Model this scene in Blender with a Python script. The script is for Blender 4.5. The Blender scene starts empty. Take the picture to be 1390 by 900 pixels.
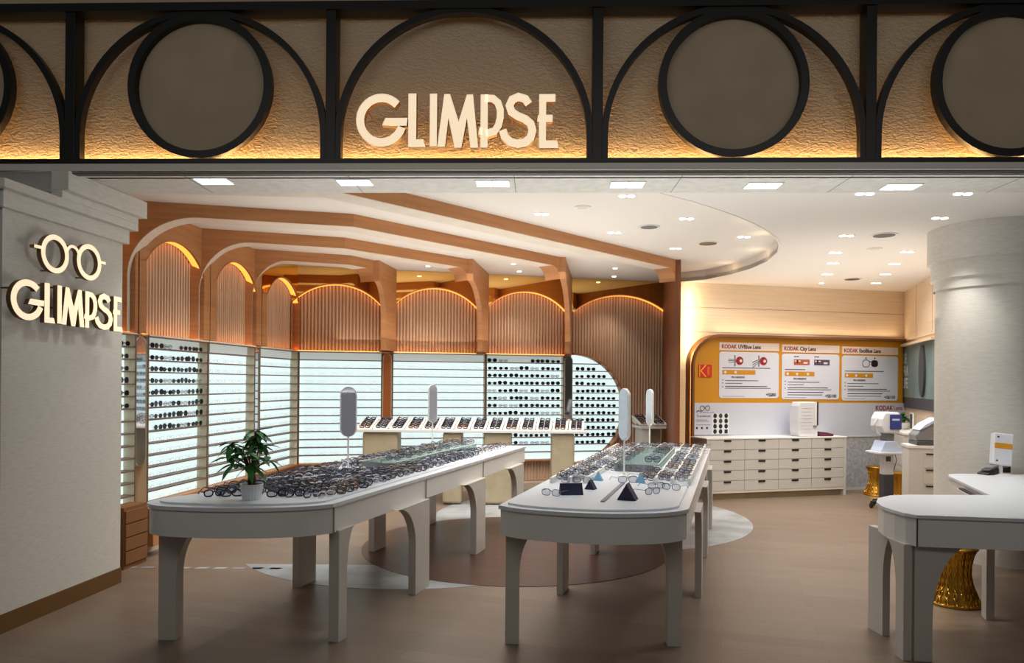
import bpy, bmesh, math, random
from mathutils import Matrix, Vector
random.seed(7)
SC = bpy.context.scene
COL = SC.collection
PI = math.pi

# ------------------------------------------------------------------ camera
EYE, F, HOR, ROLL = 1.60, 1000.0, 519.0, 0.008
cam_data = bpy.data.cameras.new('camera')
cam_data.sensor_width = 36.0
cam_data.lens = 36.0 * F / 1390.0
cam_data.shift_y = (HOR - 450.0) / 1390.0
cam_data.clip_end = 80
cam = bpy.data.objects.new('camera', cam_data)
COL.objects.link(cam)
cam.matrix_world = Matrix.Translation((0, 0, EYE)) @ Matrix.Rotation(PI/2, 4, 'X') @ Matrix.Rotation(ROLL, 4, 'Z')
SC.camera = cam

# ------------------------------------------------------------------ world, exposure, large lights
SC.view_settings.view_transform = 'Standard'
SC.view_settings.look = 'None'
SC.view_settings.exposure = 0.0
SC.view_settings.gamma = 1.0
SC.view_settings.use_curve_mapping = False
SC.cycles.max_bounces = 7
SC.cycles.diffuse_bounces = 4
SC.cycles.glossy_bounces = 4
SC.cycles.transparent_max_bounces = 10
SC.cycles.sample_clamp_indirect = 4.0
SC.cycles.caustics_reflective = False
SC.cycles.caustics_refractive = False
world = bpy.data.worlds.new('world')
SC.world = world
world.use_nodes = True
bgn = world.node_tree.nodes['Background']
bgn.inputs[0].default_value = (0.80, 0.78, 0.76, 1)
bgn.inputs[1].default_value = 0.08

def area_light(name, loc, rot, sx, sy, watts, color, spread=PI):
    d = bpy.data.lights.new(name, 'AREA')
    d.shape = 'RECTANGLE'; d.size = sx; d.size_y = sy
    d.energy = watts; d.color = color; d.spread = spread
    o = bpy.data.objects.new(name, d); COL.objects.link(o)
    o.location = loc; o.rotation_euler = rot
    return o

def spot_light(name, loc, watts, color, angle=100, blend=0.7, rad=0.05, rot=(0, 0, 0)):
    d = bpy.data.lights.new(name, 'SPOT')
    d.energy = watts; d.color = color; d.spot_size = math.radians(angle); d.spot_blend = blend
    d.shadow_soft_size = rad
    o = bpy.data.objects.new(name, d); COL.objects.link(o)
    o.location = loc; o.rotation_euler = rot
    return o

NEUTRAL = (1.0, 0.95, 0.89)
WARM = (1.0, 0.52, 0.16)
COOL = (0.86, 0.95, 1.0)
# the even light of the shop ceiling (its rows of downlights taken together)
area_light('ceiling_light_display', (-0.6, 8.2, 3.02), (0, 0, 0), 3.6, 3.0, 125, NEUTRAL, math.radians(125))
area_light('ceiling_light_service', (4.2, 9.2, 2.98), (0, 0, 0), 2.6, 3.0, 60, NEUTRAL, math.radians(125))
# added unseen fill lights facing up to brighten the ceilings
area_light('ceiling_fill_display', (-0.4, 8.7, 2.2), (PI, 0, 0), 4.2, 4.6, 50, (1.0, 0.90, 0.78))
area_light('ceiling_fill_service', (4.0, 8.8, 2.25), (PI, 0, 0), 2.6, 3.6, 24, (1.0, 0.92, 0.82))
# added unseen uplight brightening the soffit and stepped heads, in place of floor bounce
area_light('soffit_fill', (0.9, 5.15, 1.5), (PI, 0, 0), 5.0, 0.5, 34, (1.0, 0.97, 0.93))
# light of the mall corridor ceiling on the shop front
area_light('corridor_light', (0.0, 0.5, 4.2), (math.radians(84), 0, 0), 9.0, 1.2, 52, (1.0, 0.96, 0.90))

# ------------------------------------------------------------------ picture -> room helpers (for reading sizes off the plan)
def ray(px, py):
    dx, dy = px - 695.0, HOR - py
    return Vector((dx - ROLL*dy, F, dy + ROLL*dx)) / F
def at_z(px, py, z):
    r = ray(px, py); k = (z - EYE) / r.z
    return Vector((r.x*k, k, z))
def at_y(px, py, y):
    r = ray(px, py)
    return Vector((r.x*y, y, EYE + r.z*y))

class Frame:
    """a wall frame: local x along the wall, local -y into the room"""
    def __init__(s, ox, oy, deg):
        s.o = Vector((ox, oy)); s.deg = deg; s.th = math.radians(deg)
        s.x = Vector((math.cos(s.th), math.sin(s.th))); s.y = Vector((-math.sin(s.th), math.cos(s.th)))
    def hit(s, px, py=HOR, d=0.0):
        r = ray(px, py); o = s.o - s.y*d
        k = o.dot(s.y) / (Vector((r.x, 1.0)).dot(s.y))
        p = Vector((r.x*k, k))
        return (p - o).dot(s.x), EYE + r.z*k
    def w(s, t, d, z=0.0):
        p = s.o + s.x*t - s.y*d
        return Vector((p.x, p.y, z))

# ------------------------------------------------------------------ materials
def lin(c):
    return tuple(((v/255)/12.92 if v <= 10 else ((v/255 + 0.055)/1.055)**2.4) for v in c)
def newmat(name):
    m = bpy.data.materials.new(name); m.use_nodes = True
    return m, m.node_tree.nodes, m.node_tree.links, m.node_tree.nodes['Principled BSDF']
def mat(name, rgb, rough=0.5, metal=0.0, emit=None, strength=0.0, spec=0.5, coat=0.0):
    m, n, l, b = newmat(name)
    b.inputs['Base Color'].default_value = (*lin(rgb), 1)
    b.inputs['Roughness'].default_value = rough
    b.inputs['Metallic'].default_value = metal
    b.inputs['Specular IOR Level'].default_value = spec
    b.inputs['Coat Weight'].default_value = coat
    if emit:
        b.inputs['Emission Color'].default_value = (*lin(emit), 1)
        b.inputs['Emission Strength'].default_value = strength
    return m
def noisy(name, a, c, scale=(1, 1, 1), rough=0.5, nscale=6.0, detail=4.0, bump=0.0, bdist=0.01, spec=0.4, contrast=(0.35, 0.65)):
    m, n, l, b = newmat(name)
    tc = n.new('ShaderNodeTexCoord'); mp = n.new('ShaderNodeMapping')
    mp.inputs['Scale'].default_value = scale
    nz = n.new('ShaderNodeTexNoise'); nz.inputs['Scale'].default_value = nscale; nz.inputs['Detail'].default_value = detail
    cr = n.new('ShaderNodeValToRGB')
    cr.color_ramp.elements[0].position = contrast[0]; cr.color_ramp.elements[1].position = contrast[1]
    cr.color_ramp.elements[0].color = (*lin(a), 1); cr.color_ramp.elements[1].color = (*lin(c), 1)
    l.new(tc.outputs['Object'], mp.inputs[0]); l.new(mp.outputs[0], nz.inputs['Vector'])
    l.new(nz.outputs['Fac'], cr.inputs[0]); l.new(cr.outputs[0], b.inputs['Base Color'])
    b.inputs['Roughness'].default_value = rough
    b.inputs['Specular IOR Level'].default_value = spec
    if bump:
        bp = n.new('ShaderNodeBump'); bp.inputs['Strength'].default_value = bump; bp.inputs['Distance'].default_value = bdist
        l.new(nz.outputs['Fac'], bp.inputs['Height']); l.new(bp.outputs[0], b.inputs['Normal'])
    return m

M = {}
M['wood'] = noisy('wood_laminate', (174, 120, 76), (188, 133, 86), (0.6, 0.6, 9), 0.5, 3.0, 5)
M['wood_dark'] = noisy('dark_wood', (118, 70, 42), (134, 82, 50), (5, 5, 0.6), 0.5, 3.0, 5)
M['slat'] = noisy('slat_wood', (206, 178, 152), (220, 192, 166), (6, 6, 0.5), 0.5, 3.0, 5)
M['cream'] = noisy('cream_paint', (214, 204, 190), (222, 212, 198), rough=0.6)
M['ceiling'] = mat('ceiling_paint', (228, 224, 218), 0.8)
M['wallpaper'] = noisy('woven_wallcovering', (204, 202, 194), (216, 214, 207), (1, 1, 9), 0.75, 14.0, 6, 0.25, 0.002)
M['cream_laminate'] = noisy('cream_laminate', (220, 198, 172), (228, 208, 184), (0.5, 0.5, 14), 0.45, 3.0)
M['white'] = mat('white_lacquer', (226, 226, 222), 0.35)
M['desk_white'] = mat('desk_solid_surface', (216, 222, 228), 0.3)
M['leg_white'] = mat('leg_lacquer', (196, 192, 184), 0.4)
M['tan'] = noisy('tan_laminate', (172, 158, 132), (180, 168, 142), rough=0.5)
M['black'] = mat('black_metal', (9, 8, 8), 0.42, 0.2)
M['blackp'] = mat('black_plastic', (22, 22, 24), 0.4)
M['grey'] = mat('grey_plastic', (120, 122, 126), 0.45)
M['darkgrey'] = mat('dark_grey_paint', (62, 64, 70), 0.5)
M['trimgrey'] = mat('soffit_trim', (206, 202, 192), 0.4)
M['brass'] = mat('brass_skirting', (120, 88, 48), 0.4, 0.5)
M['mirror'] = mat('gold_mirror', (252, 206, 124), 0.03, 1.0)
M['mirror_reflection_tint'] = mat('reflection_tinted_mirror', (206, 122, 66), 0.22, 0.7)  # mirror tinted orange to imitate the slats it reflects
M['mirror_small'] = mat('small_mirror', (206, 208, 218), 0.10, 0.55)
M['mirror_clear'] = mat('mirror_glass', (205, 208, 214), 0.04, 1.0)
M['gold'] = mat('gold_plating', (214, 164, 64), 0.28, 1.0)
M['letter_face'] = mat('sign_face', (255, 236, 196), 0.5, 0, (255, 230, 196), 0.72)
M['letter_side'] = mat('sign_side', (120, 92, 62), 0.45, 0.3)
M['led_warm'] = mat('led_warm', (255, 180, 90), 0.5, 0, (255, 164, 66), 9.0)
M['arch_rim_glow'] = mat('arch_rim_glow', (255, 180, 90), 0.5, 0, (255, 158, 62), 1.7)  # emissive colour of a wide band imitating LED glow on the rim
M['led_base'] = mat('led_base', (255, 180, 90), 0.5, 0, (255, 162, 70), 7.0)
M['led_white'] = mat('led_downlight', (255, 255, 255), 0.5, 0, (255, 252, 244), 9.0)
M['led_panel'] = mat('led_soffit_panel', (240, 250, 255), 0.5, 0, (212, 232, 255), 2.4)
M['backlit'] = noisy('backlit_acrylic', (226, 236, 238), (232, 242, 244), rough=0.4)
_b = M['backlit'].node_tree.nodes['Principled BSDF']
_b.inputs['Emission Color'].default_value = (*lin((222, 246, 246)), 1); _b.inputs['Emission Strength'].default_value = 0.95
M['side_cream'] = mat('shelf_side_cream', (232, 220, 192), 0.5)
M['header'] = mat('header_panel', (200, 208, 206), 0.5, 0, (206, 220, 216), 0.5)
M['shelf'] = mat('shelf_edge', (112, 92, 80), 0.5)
M['ochre'] = mat('ochre_board', (206, 142, 22), 0.5)
M['ochre_dark'] = mat('board_frame', (122, 80, 42), 0.8)
M['lilac'] = mat('splash_panel', (200, 204, 218), 0.4)
M['paper'] = mat('poster_paper', (216, 220, 232), 0.5)
M['peach'] = mat('poster_title_strip', (232, 214, 204), 0.5)
M['ink'] = mat('print_black', (28, 24, 30), 0.6)
M['ink_grey'] = mat('print_grey', (96, 98, 108), 0.6)
M['ink_red'] = mat('print_red', (150, 24, 32), 0.6)
M['red'] = mat('logo_red', (206, 32, 24), 0.5)
M['yellow'] = mat('logo_yellow', (250, 190, 30), 0.5)
M['purple'] = mat('print_purple', (84, 66, 92), 0.6)
M['orangeprint'] = mat('print_orange', (176, 92, 50), 0.6)
M['plum'] = mat('plum_tray', (92, 36, 56), 0.5)
M['navy'] = noisy('navy_leather', (22, 24, 54), (32, 34, 68), rough=0.5)
M['sky'] = mat('light_blue_acrylic', (120, 178, 216), 0.25)
M['leaf'] = noisy('leaf_green', (26, 84, 34), (62, 134, 56), nscale=14, rough=0.4)
M['leaf_light'] = noisy('leaf_light_green', (70, 130, 50), (120, 170, 70), nscale=14, rough=0.4)
M['trunk'] = noisy('bark', (60, 34, 24), (92, 56, 38), (4, 4, 1), 0.8)
M['pot'] = mat('white_ceramic', (222, 226, 230), 0.3)
M['soil'] = mat('soil', (44, 32, 24), 0.9)
M['speckle'] = noisy('speckled_panel', (160, 160, 164), (190, 190, 194), nscale=30, rough=0.6)
M['marble'] = noisy('marble_and_glint', (138, 142, 146), (166, 170, 174), (1, 1, 1), 0.3, 3.0, 8, contrast=(0.4, 0.6))
M['teal'] = noisy('frosted_teal_print', (96, 120, 122), (128, 150, 150), nscale=2, rough=0.3)
M['teal_text'] = mat('pale_lettering', (214, 226, 224), 0.5)
M['skirt'] = mat('base_skirt', (196, 182, 166), 0.5)
M['drawer'] = mat('drawer_front', (200, 198, 192), 0.45)
M['blue_screen'] = mat('blue_screen', (34, 44, 92), 0.2, 0, (40, 60, 140), 0.25)
M['instrument'] = mat('instrument_white', (214, 216, 222), 0.35)
M['instrument_blue'] = mat('instrument_blue_white', (186, 200, 226), 0.35)
def glass_mat(name, rgb, mix, rough=0.05):
    m, n, l, b = newmat(name)
    b.inputs['Base Color'].default_value = (*lin(rgb), 1); b.inputs['Roughness'].default_value = rough
    t = n.new('ShaderNodeBsdfTransparent'); t.inputs[0].default_value = (*lin(tuple(min(255, int(v*0.5+128)) for v in rgb)), 1)
    mx = n.new('ShaderNodeMixShader'); mx.inputs[0].default_value = mix
    out = n['Material Output']
    l.new(t.outputs[0], mx.inputs[1]); l.new(b.outputs[0], mx.inputs[2]); l.new(mx.outputs[0], out.inputs[0])
    return m
M['glass'] = glass_mat('green_glass', (190, 206, 204), 0.16)
M['lens'] = glass_mat('clear_lens', (180, 186, 198), 0.12)
FR = {}
for nm, c in dict(black=(20, 20, 26), navy=(28, 32, 66), brown=(96, 60, 34), tortoise=(120, 82, 40), grey=(96, 98, 110),
                  red=(120, 36, 44), green=(36, 66, 56), silver=(150, 154, 164), clear=(206, 206, 206), pink=(206, 170, 176), blue=(120, 150, 200)).items():
    FR[nm] = mat(nm + '_frame', c, 0.3, 0.3 if nm == 'silver' else 0.0)
M['sunlens'] = mat('sunglass_lens', (22, 26, 34), 0.15)

def floor_material():
    m, n, l, b = newmat('floor_planks')
    tc = n.new('ShaderNodeTexCoord'); mp = n.new('ShaderNodeMapping'); mp.inputs['Rotation'].default_value = (0, 0, math.radians(16))
    br = n.new('ShaderNodeTexBrick')
    br.inputs['Color1'].default_value = (*lin((118, 101, 87)), 1); br.inputs['Color2'].default_value = (*lin((130, 112, 96)), 1)
    br.inputs['Mortar'].default_value = (*lin((104, 88, 74)), 1)
    br.inputs['Scale'].default_value = 1.0; br.inputs['Mortar Size'].default_value = 0.002
    br.inputs['Brick Width'].default_value = 1.2; br.inputs['Row Height'].default_value = 0.15
    nz = n.new('ShaderNodeTexNoise'); nz.inputs['Scale'].default_value = 3; nz.inputs['Detail'].default_value = 6
    mp2 = n.new('ShaderNodeMapping'); mp2.inputs['Scale'].default_value = (1, 12, 1); mp2.inputs['Rotation'].default_value = (0, 0, math.radians(16))
    mx = n.new('ShaderNodeMix'); mx.data_type = 'RGBA'; mx.blend_type = 'MULTIPLY'; mx.inputs[0].default_value = 0.25
    l.new(tc.outputs['Object'], mp.inputs[0]); l.new(mp.outputs[0], br.inputs['Vector'])
    l.new(tc.outputs['Object'], mp2.inputs[0]); l.new(mp2.outputs[0], nz.inputs['Vector'])
    l.new(br.outputs['Color'], mx.inputs[6]); l.new(nz.outputs['Fac'], mx.inputs[7]); l.new(mx.outputs[2], b.inputs['Base Color'])
    b.inputs['Roughness'].default_value = 0.38
    return m
M['floor'] = floor_material()
M['floor_dark'] = noisy('dark_floor_disc', (66, 42, 32), (84, 54, 42), (1, 10, 1), 0.35, 3.0, 6)

def plaster():
    m, n, l, b = newmat('hammered_plaster')
    tc = n.new('ShaderNodeTexCoord'); mp = n.new('ShaderNodeMapping'); mp.inputs['Scale'].default_value = (1, 1, 1.9)
    nz = n.new('ShaderNodeTexNoise'); nz.inputs['Scale'].default_value = 34; nz.inputs['Detail'].default_value = 3; nz.inputs['Distortion'].default_value = 0.6
    bp = n.new('ShaderNodeBump'); bp.inputs['Strength'].default_value = 0.55; bp.inputs['Distance'].default_value = 0.02
    l.new(tc.outputs['Object'], mp.inputs[0]); l.new(mp.outputs[0], nz.inputs['Vector'])
    l.new(nz.outputs['Fac'], bp.inputs['Height']); l.new(bp.outputs[0], b.inputs['Normal'])
    b.inputs['Base Color'].default_value = (*lin((184, 168, 144)), 1); b.inputs['Roughness'].default_value = 0.5
    return m
M['plaster'] = plaster()
M['plaster_smooth'] = noisy('smooth_plaster', (164, 148, 124), (172, 156, 132), nscale=4, rough=0.7)

# ------------------------------------------------------------------ mesh helpers
class MB:
    def __init__(s): s.v = []; s.f = []; s.m = []; s.cur = 0
    def mat(s, i): s.cur = i; return s
    def add(s, vs, fs):
        o = len(s.v); s.v += [tuple(p) for p in vs]
        for f in fs: s.f.append([o+i for i in f]); s.m.append(s.cur)
        return s
    def box(s, x0, x1, y0, y1, z0, z1):
        return s.add([(x0,y0,z0),(x1,y0,z0),(x1,y1,z0),(x0,y1,z0),(x0,y0,z1),(x1,y0,z1),(x1,y1,z1),(x0,y1,z1)],
                     [(3,2,1,0),(4,5,6,7),(0,1,5,4),(1,2,6,5),(2,3,7,6),(3,0,4,7)])
    def prism(s, poly, a, b, axis='z'):
        n = len(poly)
        if axis == 'z': g = lambda p, h: (p[0], p[1], h)
        elif axis == 'y': g = lambda p, h: (p[0], h, p[1])
        else: g = lambda p, h: (h, p[0], p[1])
        vs = [g(p, a) for p in poly] + [g(p, b) for p in poly]
        fs = [tuple(range(n))[::-1], tuple(range(n, 2*n))] + [(i, (i+1) % n, n+(i+1) % n, n+i) for i in range(n)]
        return s.add(vs, fs)
    def band(s, inner, outer, a, b, axis='y', closed=False):
        """solid strip between two matching 2D polylines, extruded a..b"""
        n = len(inner)
        if axis == 'y': g = lambda p, h: (p[0], h, p[1])
        elif axis == 'z': g = lambda p, h: (p[0], p[1], h)
        else: g = lambda p, h: (h, p[0], p[1])
        vs = [g(p, a) for p in inner] + [g(p, a) for p in outer] + [g(p, b) for p in inner] + [g(p, b) for p in outer]
        fs = []
        rng = range(n if closed else n-1)
        for i in rng:
            j = (i+1) % n
            fs += [(i, j, n+j, n+i), (2*n+i, 3*n+i, 3*n+j, 2*n+j), (i, 2*n+i, 2*n+j, j), (n+i, n+j, 3*n+j, 3*n+i)]
        if not closed:
            fs += [(0, n, 3*n, 2*n), (n-1, 3*n-1, 4*n-1, 2*n-1)]
        return s.add(vs, fs)
    def tube(s, pts, r, n=6, closed=False, caps=True):
        pts = [Vector(p) for p in pts]; N = len(pts); rings = []
        for i, p in enumerate(pts):
            a = pts[(i-1) % N] if (closed or i > 0) else p
            b = pts[(i+1) % N] if (closed or i < N-1) else p
            t = (b-a).normalized()
            up = Vector((0, 0, 1)) if abs(t.z) < 0.9 else Vector((0, 1, 0))
            u = t.cross(up).normalized(); w = u.cross(t)
            rr = r[i] if isinstance(r, (list, tuple)) else r
            rings.append([p + (u*math.cos(2*PI*k/n) + w*math.sin(2*PI*k/n))*rr for k in range(n)])
        vs = [q for ring in rings for q in ring]; fs = []
        for i in range(N if closed else N-1):
            j = (i+1) % N
            for k in range(n):
                fs.append((i*n+k, i*n+(k+1) % n, j*n+(k+1) % n, j*n+k))
        if caps and not closed: fs += [tuple(range(n)), tuple(range((N-1)*n, N*n))]
        return s.add(vs, fs)
    def lathe(s, prof, n=24, c=(0, 0), caps=True):
        vs = [(c[0]+r*math.cos(2*PI*k/n), c[1]+r*math.sin(2*PI*k/n), z) for r, z in prof for k in range(n)]
        fs = [(i*n+k, i*n+(k+1) % n, (i+1)*n+(k+1) % n, (i+1)*n+k) for i in range(len(prof)-1) for k in range(n)]
        if caps: fs += [tuple(range(n)), tuple(range((len(prof)-1)*n, len(prof)*n))]
        return s.add(vs, fs)
    def disc(s, c, r, n=20):
        return s.add([(c[0]+r*math.cos(2*PI*k/n), c[1]+r*math.sin(2*PI*k/n), c[2]) for k in range(n)], [tuple(range(n))])
    def xf(s, mtx, start=0):
        for i in range(start, len(s.v)): s.v[i] = tuple(mtx @ Vector(s.v[i]))
        return s
    def mesh(s, name, mats, smooth=False):
        me = bpy.data.meshes.new(name); me.from_pydata(s.v, [], s.f)
        bm = bmesh.new(); bm.from_mesh(me); bmesh.ops.recalc_face_normals(bm, faces=bm.faces); bm.to_mesh(me); bm.free()
        for m in (mats if isinstance(mats, (list, tuple)) else [mats]): me.materials.append(m)
        if any(s.m): me.polygons.foreach_set('material_index', s.m)
        if smooth: me.polygons.foreach_set('use_smooth', [True]*len(me.polygons))
        me.update()
        return me
    def build(s, name, mats, parent=None, smooth=False, bevel=0.0, loc=None):
        o = bpy.data.objects.new(name, s.mesh(name, mats, smooth)); COL.objects.link(o)
        if parent: o.parent = parent
        if loc is not None: o.location = loc
        if bevel:
            b = o.modifiers.new('bevel', 'BEVEL'); b.width = bevel; b.segments = 2; b.limit_method = 'ANGLE'; b.angle_limit = 0.7
        if smooth:
            e = o.modifiers.new('split', 'EDGE_SPLIT'); e.split_angle = 0.6
        return o

def tag(o, label, cat, group=None):
    o['label'] = label; o['category'] = cat
    if group: o['group'] = group
    return o
def thing(name, label, cat, loc=(0, 0, 0), deg=0.0, group=None):
    o = bpy.data.objects.new(name, None); COL.objects.link(o)
    o.empty_display_size = 0.1
    o.location = loc; o.rotation_euler = (0, 0, math.radians(deg))
    return tag(o, label, cat, group)
def struct(o): o['kind'] = 'structure'; return o
def stuff(o): o['kind'] = 'stuff'; return o
def dup(root, loc, rot, label=None, group=None):
    r = root.copy(); COL.objects.link(r); r.location = loc; r.rotation_euler = rot
    if label: r['label'] = label
    if group: r['group'] = group
    for ch in list(root.children):
        c = ch.copy(); COL.objects.link(c); c.parent = r
        for g in ch.children:
            d = g.copy(); COL.objects.link(d); d.parent = c
    return r
def arc(cx, cz, r, a0, a1, n, rz=None):
    rz = r if rz is None else rz
    return [(cx + r*math.cos(math.radians(a0+(a1-a0)*i/n)), cz + rz*math.sin(math.radians(a0+(a1-a0)*i/n))) for i in range(n+1)]
def text(string, size, m, parent, loc, rot, depth=0.001, align='LEFT', name='lettering', bold=0.0, squeeze=1.0):
    cu = bpy.data.curves.new(name, 'FONT'); cu.body = string; cu.size = size; cu.extrude = depth; cu.align_x = align
    cu.offset = bold; cu.resolution_u = 3
    tmp = bpy.data.objects.new(name, cu); COL.objects.link(tmp)
    bpy.context.view_layer.update()
    me = bpy.data.meshes.new_from_object(tmp.evaluated_get(bpy.context.evaluated_depsgraph_get()))
    bpy.data.objects.remove(tmp); me.materials.clear(); me.materials.append(m)
    o = bpy.data.objects.new(name, me); COL.objects.link(o)
    if parent: o.parent = parent
    o.location = loc; o.rotation_euler = rot; o.scale = (squeeze, 1, 1)
    return o

# ------------------------------------------------------------------ plan of the shop
ZR, ZL, ZS = 3.21, 3.08, 3.02            # raised ceiling, flat ceiling, soffit behind the fascia
WL = Frame(-3.763, 5.0, 83.2)            # left display wall
TK = 5.438                               # its far end
WB = Frame(-3.12, 10.40, 14.04)          # back display wall
WC = Frame(2.40, 10.692, 14.30)          # wall behind the counter
WS = Frame(6.20, 11.67, -107.8)          # right side wall, runs towards the camera
WF = Frame(0.0, 4.97, -1.89)             # shop front
WP = Frame(-3.19, 4.60, 84.3)            # side of the entrance pillar

fl = struct(MB().box(-9, 9, -2.0, 14, -0.1, 0).build('floor', M['floor']))
def inlay(name, pts, z, m, label=None):
    o = MB().prism(pts, 0.0005, z).build(name, m, fl)
    if label: o['label'] = label
    return o
CX, CY, CR = 0.05, 7.25, 1.49
inlay('marble_and_glint', [(0.95+1.86*math.cos(2*PI*k/64), 8.85+1.9*math.sin(2*PI*k/64)) for k in range(64)], 0.002, M['marble'], 'white veined marble disc let into the floor')
mp = [(-0.9+1.7*math.cos(math.radians(a)), 7.36+1.7*math.sin(math.radians(a))) for a in range(214, 327, 4)]
inlay('marble_and_glint', mp, 0.002, M['marble'], 'white veined marble segment let into the floor')
for k in range(9):  # pale dashes painted on the floor as reflections of the lit shelves
    x0 = -3.3 + 0.155*k
    inlay('marble_and_glint', [(x0, 6.24), (x0+0.10, 6.24), (x0+0.12, 6.29), (x0+0.02, 6.29)], 0.002, M['marble'])
inlay('wood_disc', [(CX+CR*math.cos(2*PI*k/72), CY+CR*math.sin(2*PI*k/72)) for k in range(72)], 0.004, M['floor_dark'], 'dark brown wooden disc let into the floor')

# --- ceiling: flat part, raised part with a curved edge
cpx = [(902.7, 264.5), (935, 272.5), (966.7, 282.7), (996, 292.5), (1020, 302.7), (1040, 313), (1052, 322.7), (1057, 332), (1055, 342), (1041, 354.7), (1020, 364), (993, 372), (958, 379), (919, 382.7)]
curve = [at_z(x, y, ZL).xy for x, y in cpx]
curve = [Vector((0.85, 5.45))] + curve + [Vector((2.42, 10.75)), Vector((2.42, 13.2))]
flat = [tuple(p) for p in curve] + [(9, 13.2), (9, 5.45)]
cl = struct(MB().prism(flat, ZL, ZL+0.05).build('ceiling', M['ceiling']))
MB().box(-6, 4.6, 5.45, 13.2, ZR, ZR+0.05).build('raised_panel', M['ceiling'], cl)
MB().band([tuple(p) for p in curve], [(p.x+0.02, p.y) for p in curve], ZL-0.004, ZR, 'z').build('cove_edge', M['ceiling'], cl)
for k in range(2, len(curve)-3, 2):
    p = curve[k]; d = (Vector((1.4, 8.2))-p).normalized()*0.15
    l_ = bpy.data.lights.new('cove_glow', 'POINT'); l_.energy = 0.45; l_.color = (1.0, 0.70, 0.40); l_.shadow_soft_size = 0.06
    lo_ = bpy.data.objects.new('cove_glow', l_); COL.objects.link(lo_); lo_.location = (p.x+d.x, p.y+d.y, ZL+0.02)
# soffit behind the fascia
so = struct(MB().box(-5.7, 7, 0.0, 0.55, 0, 0.06).build('soffit', M['wallpaper'], loc=(0, 4.97, ZS)))
so.rotation_euler = (0, 0, math.radians(-1.89))
for k in range(-6, 7):
    MB().box(k*1.15-0.002, k*1.15+0.002, 0.02, 0.545, -0.001, 0.001).build('joint', M['darkgrey'], so)
lt = struct(MB().box(-5.7, 7, -0.05, 0.0, 0.0, 0.045).box(-5.7, 7, -0.02, 0.02, -0.012, 0.0).build('trim_1', M['trimgrey'], loc=(0, 4.97, ZS)))
lt.rotation_euler = so.rotation_euler
MB().box(-5.7, 7, -0.03, 0.03, -0.018, -0.012).build('shadow_gap', M['darkgrey'], lt)

# soffit light panels
for i, px in enumerate([110, 295, 483, 669, 852, 1039, 1231]):
    c = at_z(px, 249, ZS)
    t = thing('ceiling_light', ['square recessed light panel above the entrance pillar'] [0] if i == 0 else
              '%s recessed twin light panel from the left in the soffit over the entrance' % ['first', 'second', 'third', 'fourth', 'fifth', 'sixth', 'seventh'][i],
              'light', (c.x, 5.26, ZS), -1.89, 'recessed light panels in the entrance soffit')
    MB().box(-0.125, 0.125, -0.085, 0.085, -0.004, 0.0).build('frame', M['trimgrey'], t)
    for s in (-1, 1):
        MB().box(s*0.06-0.055, s*0.06+0.055, -0.07, 0.07, -0.007, -0.003).build('diffuser', M['led_panel'], t)
    spot_light('soffit_beam', (c.x, 5.26, ZS-0.03), 60 if i in (0, 6) else 26, (0.98, 0.98, 1.0), 130, 0.8, 0.08)

# --- walls
def wall(name, fr, t0, t1, z0, z1, m, thick=0.15):
    o = MB().box(t0, t1, 0.0, thick, z0, z1).build(name, m)
    o.location = (fr.o.x, fr.o.y, 0); o.rotation_euler = (0, 0, fr.th)
    return struct(o)
wl = wall('wall_left', WL, 0.16, TK+0.12, 0, ZR, M['wood'])
wb = wall('wall_back', WB, -0.1, 6.0, 0, ZR, M['wood'])
wc = wall('wall_counter', WC, -0.02, 4.1, 0, ZL, M['cream_laminate'])
ws = wall('wall_right', WS, 0.0, 5.2, 0, ZL, M['cream_laminate'])
for z in (2.36, 2.72):
    MB().box(0.0, 4.0, -0.002, 0, z-0.002, z+0.002).build('joint', M['ochre_dark'], wc)
for z in (2.3,):
    MB().box(0.0, 5.0, -0.02, 0, z-0.01, z+0.01).build('ledge', M['cream_laminate'], ws)
for tt in (0.9, 1.9, 2.9):
    MB().box(tt-0.002, tt+0.002, -0.002, 0, 2.3, ZL).build('joint', M['ochre_dark'], ws)

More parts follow.
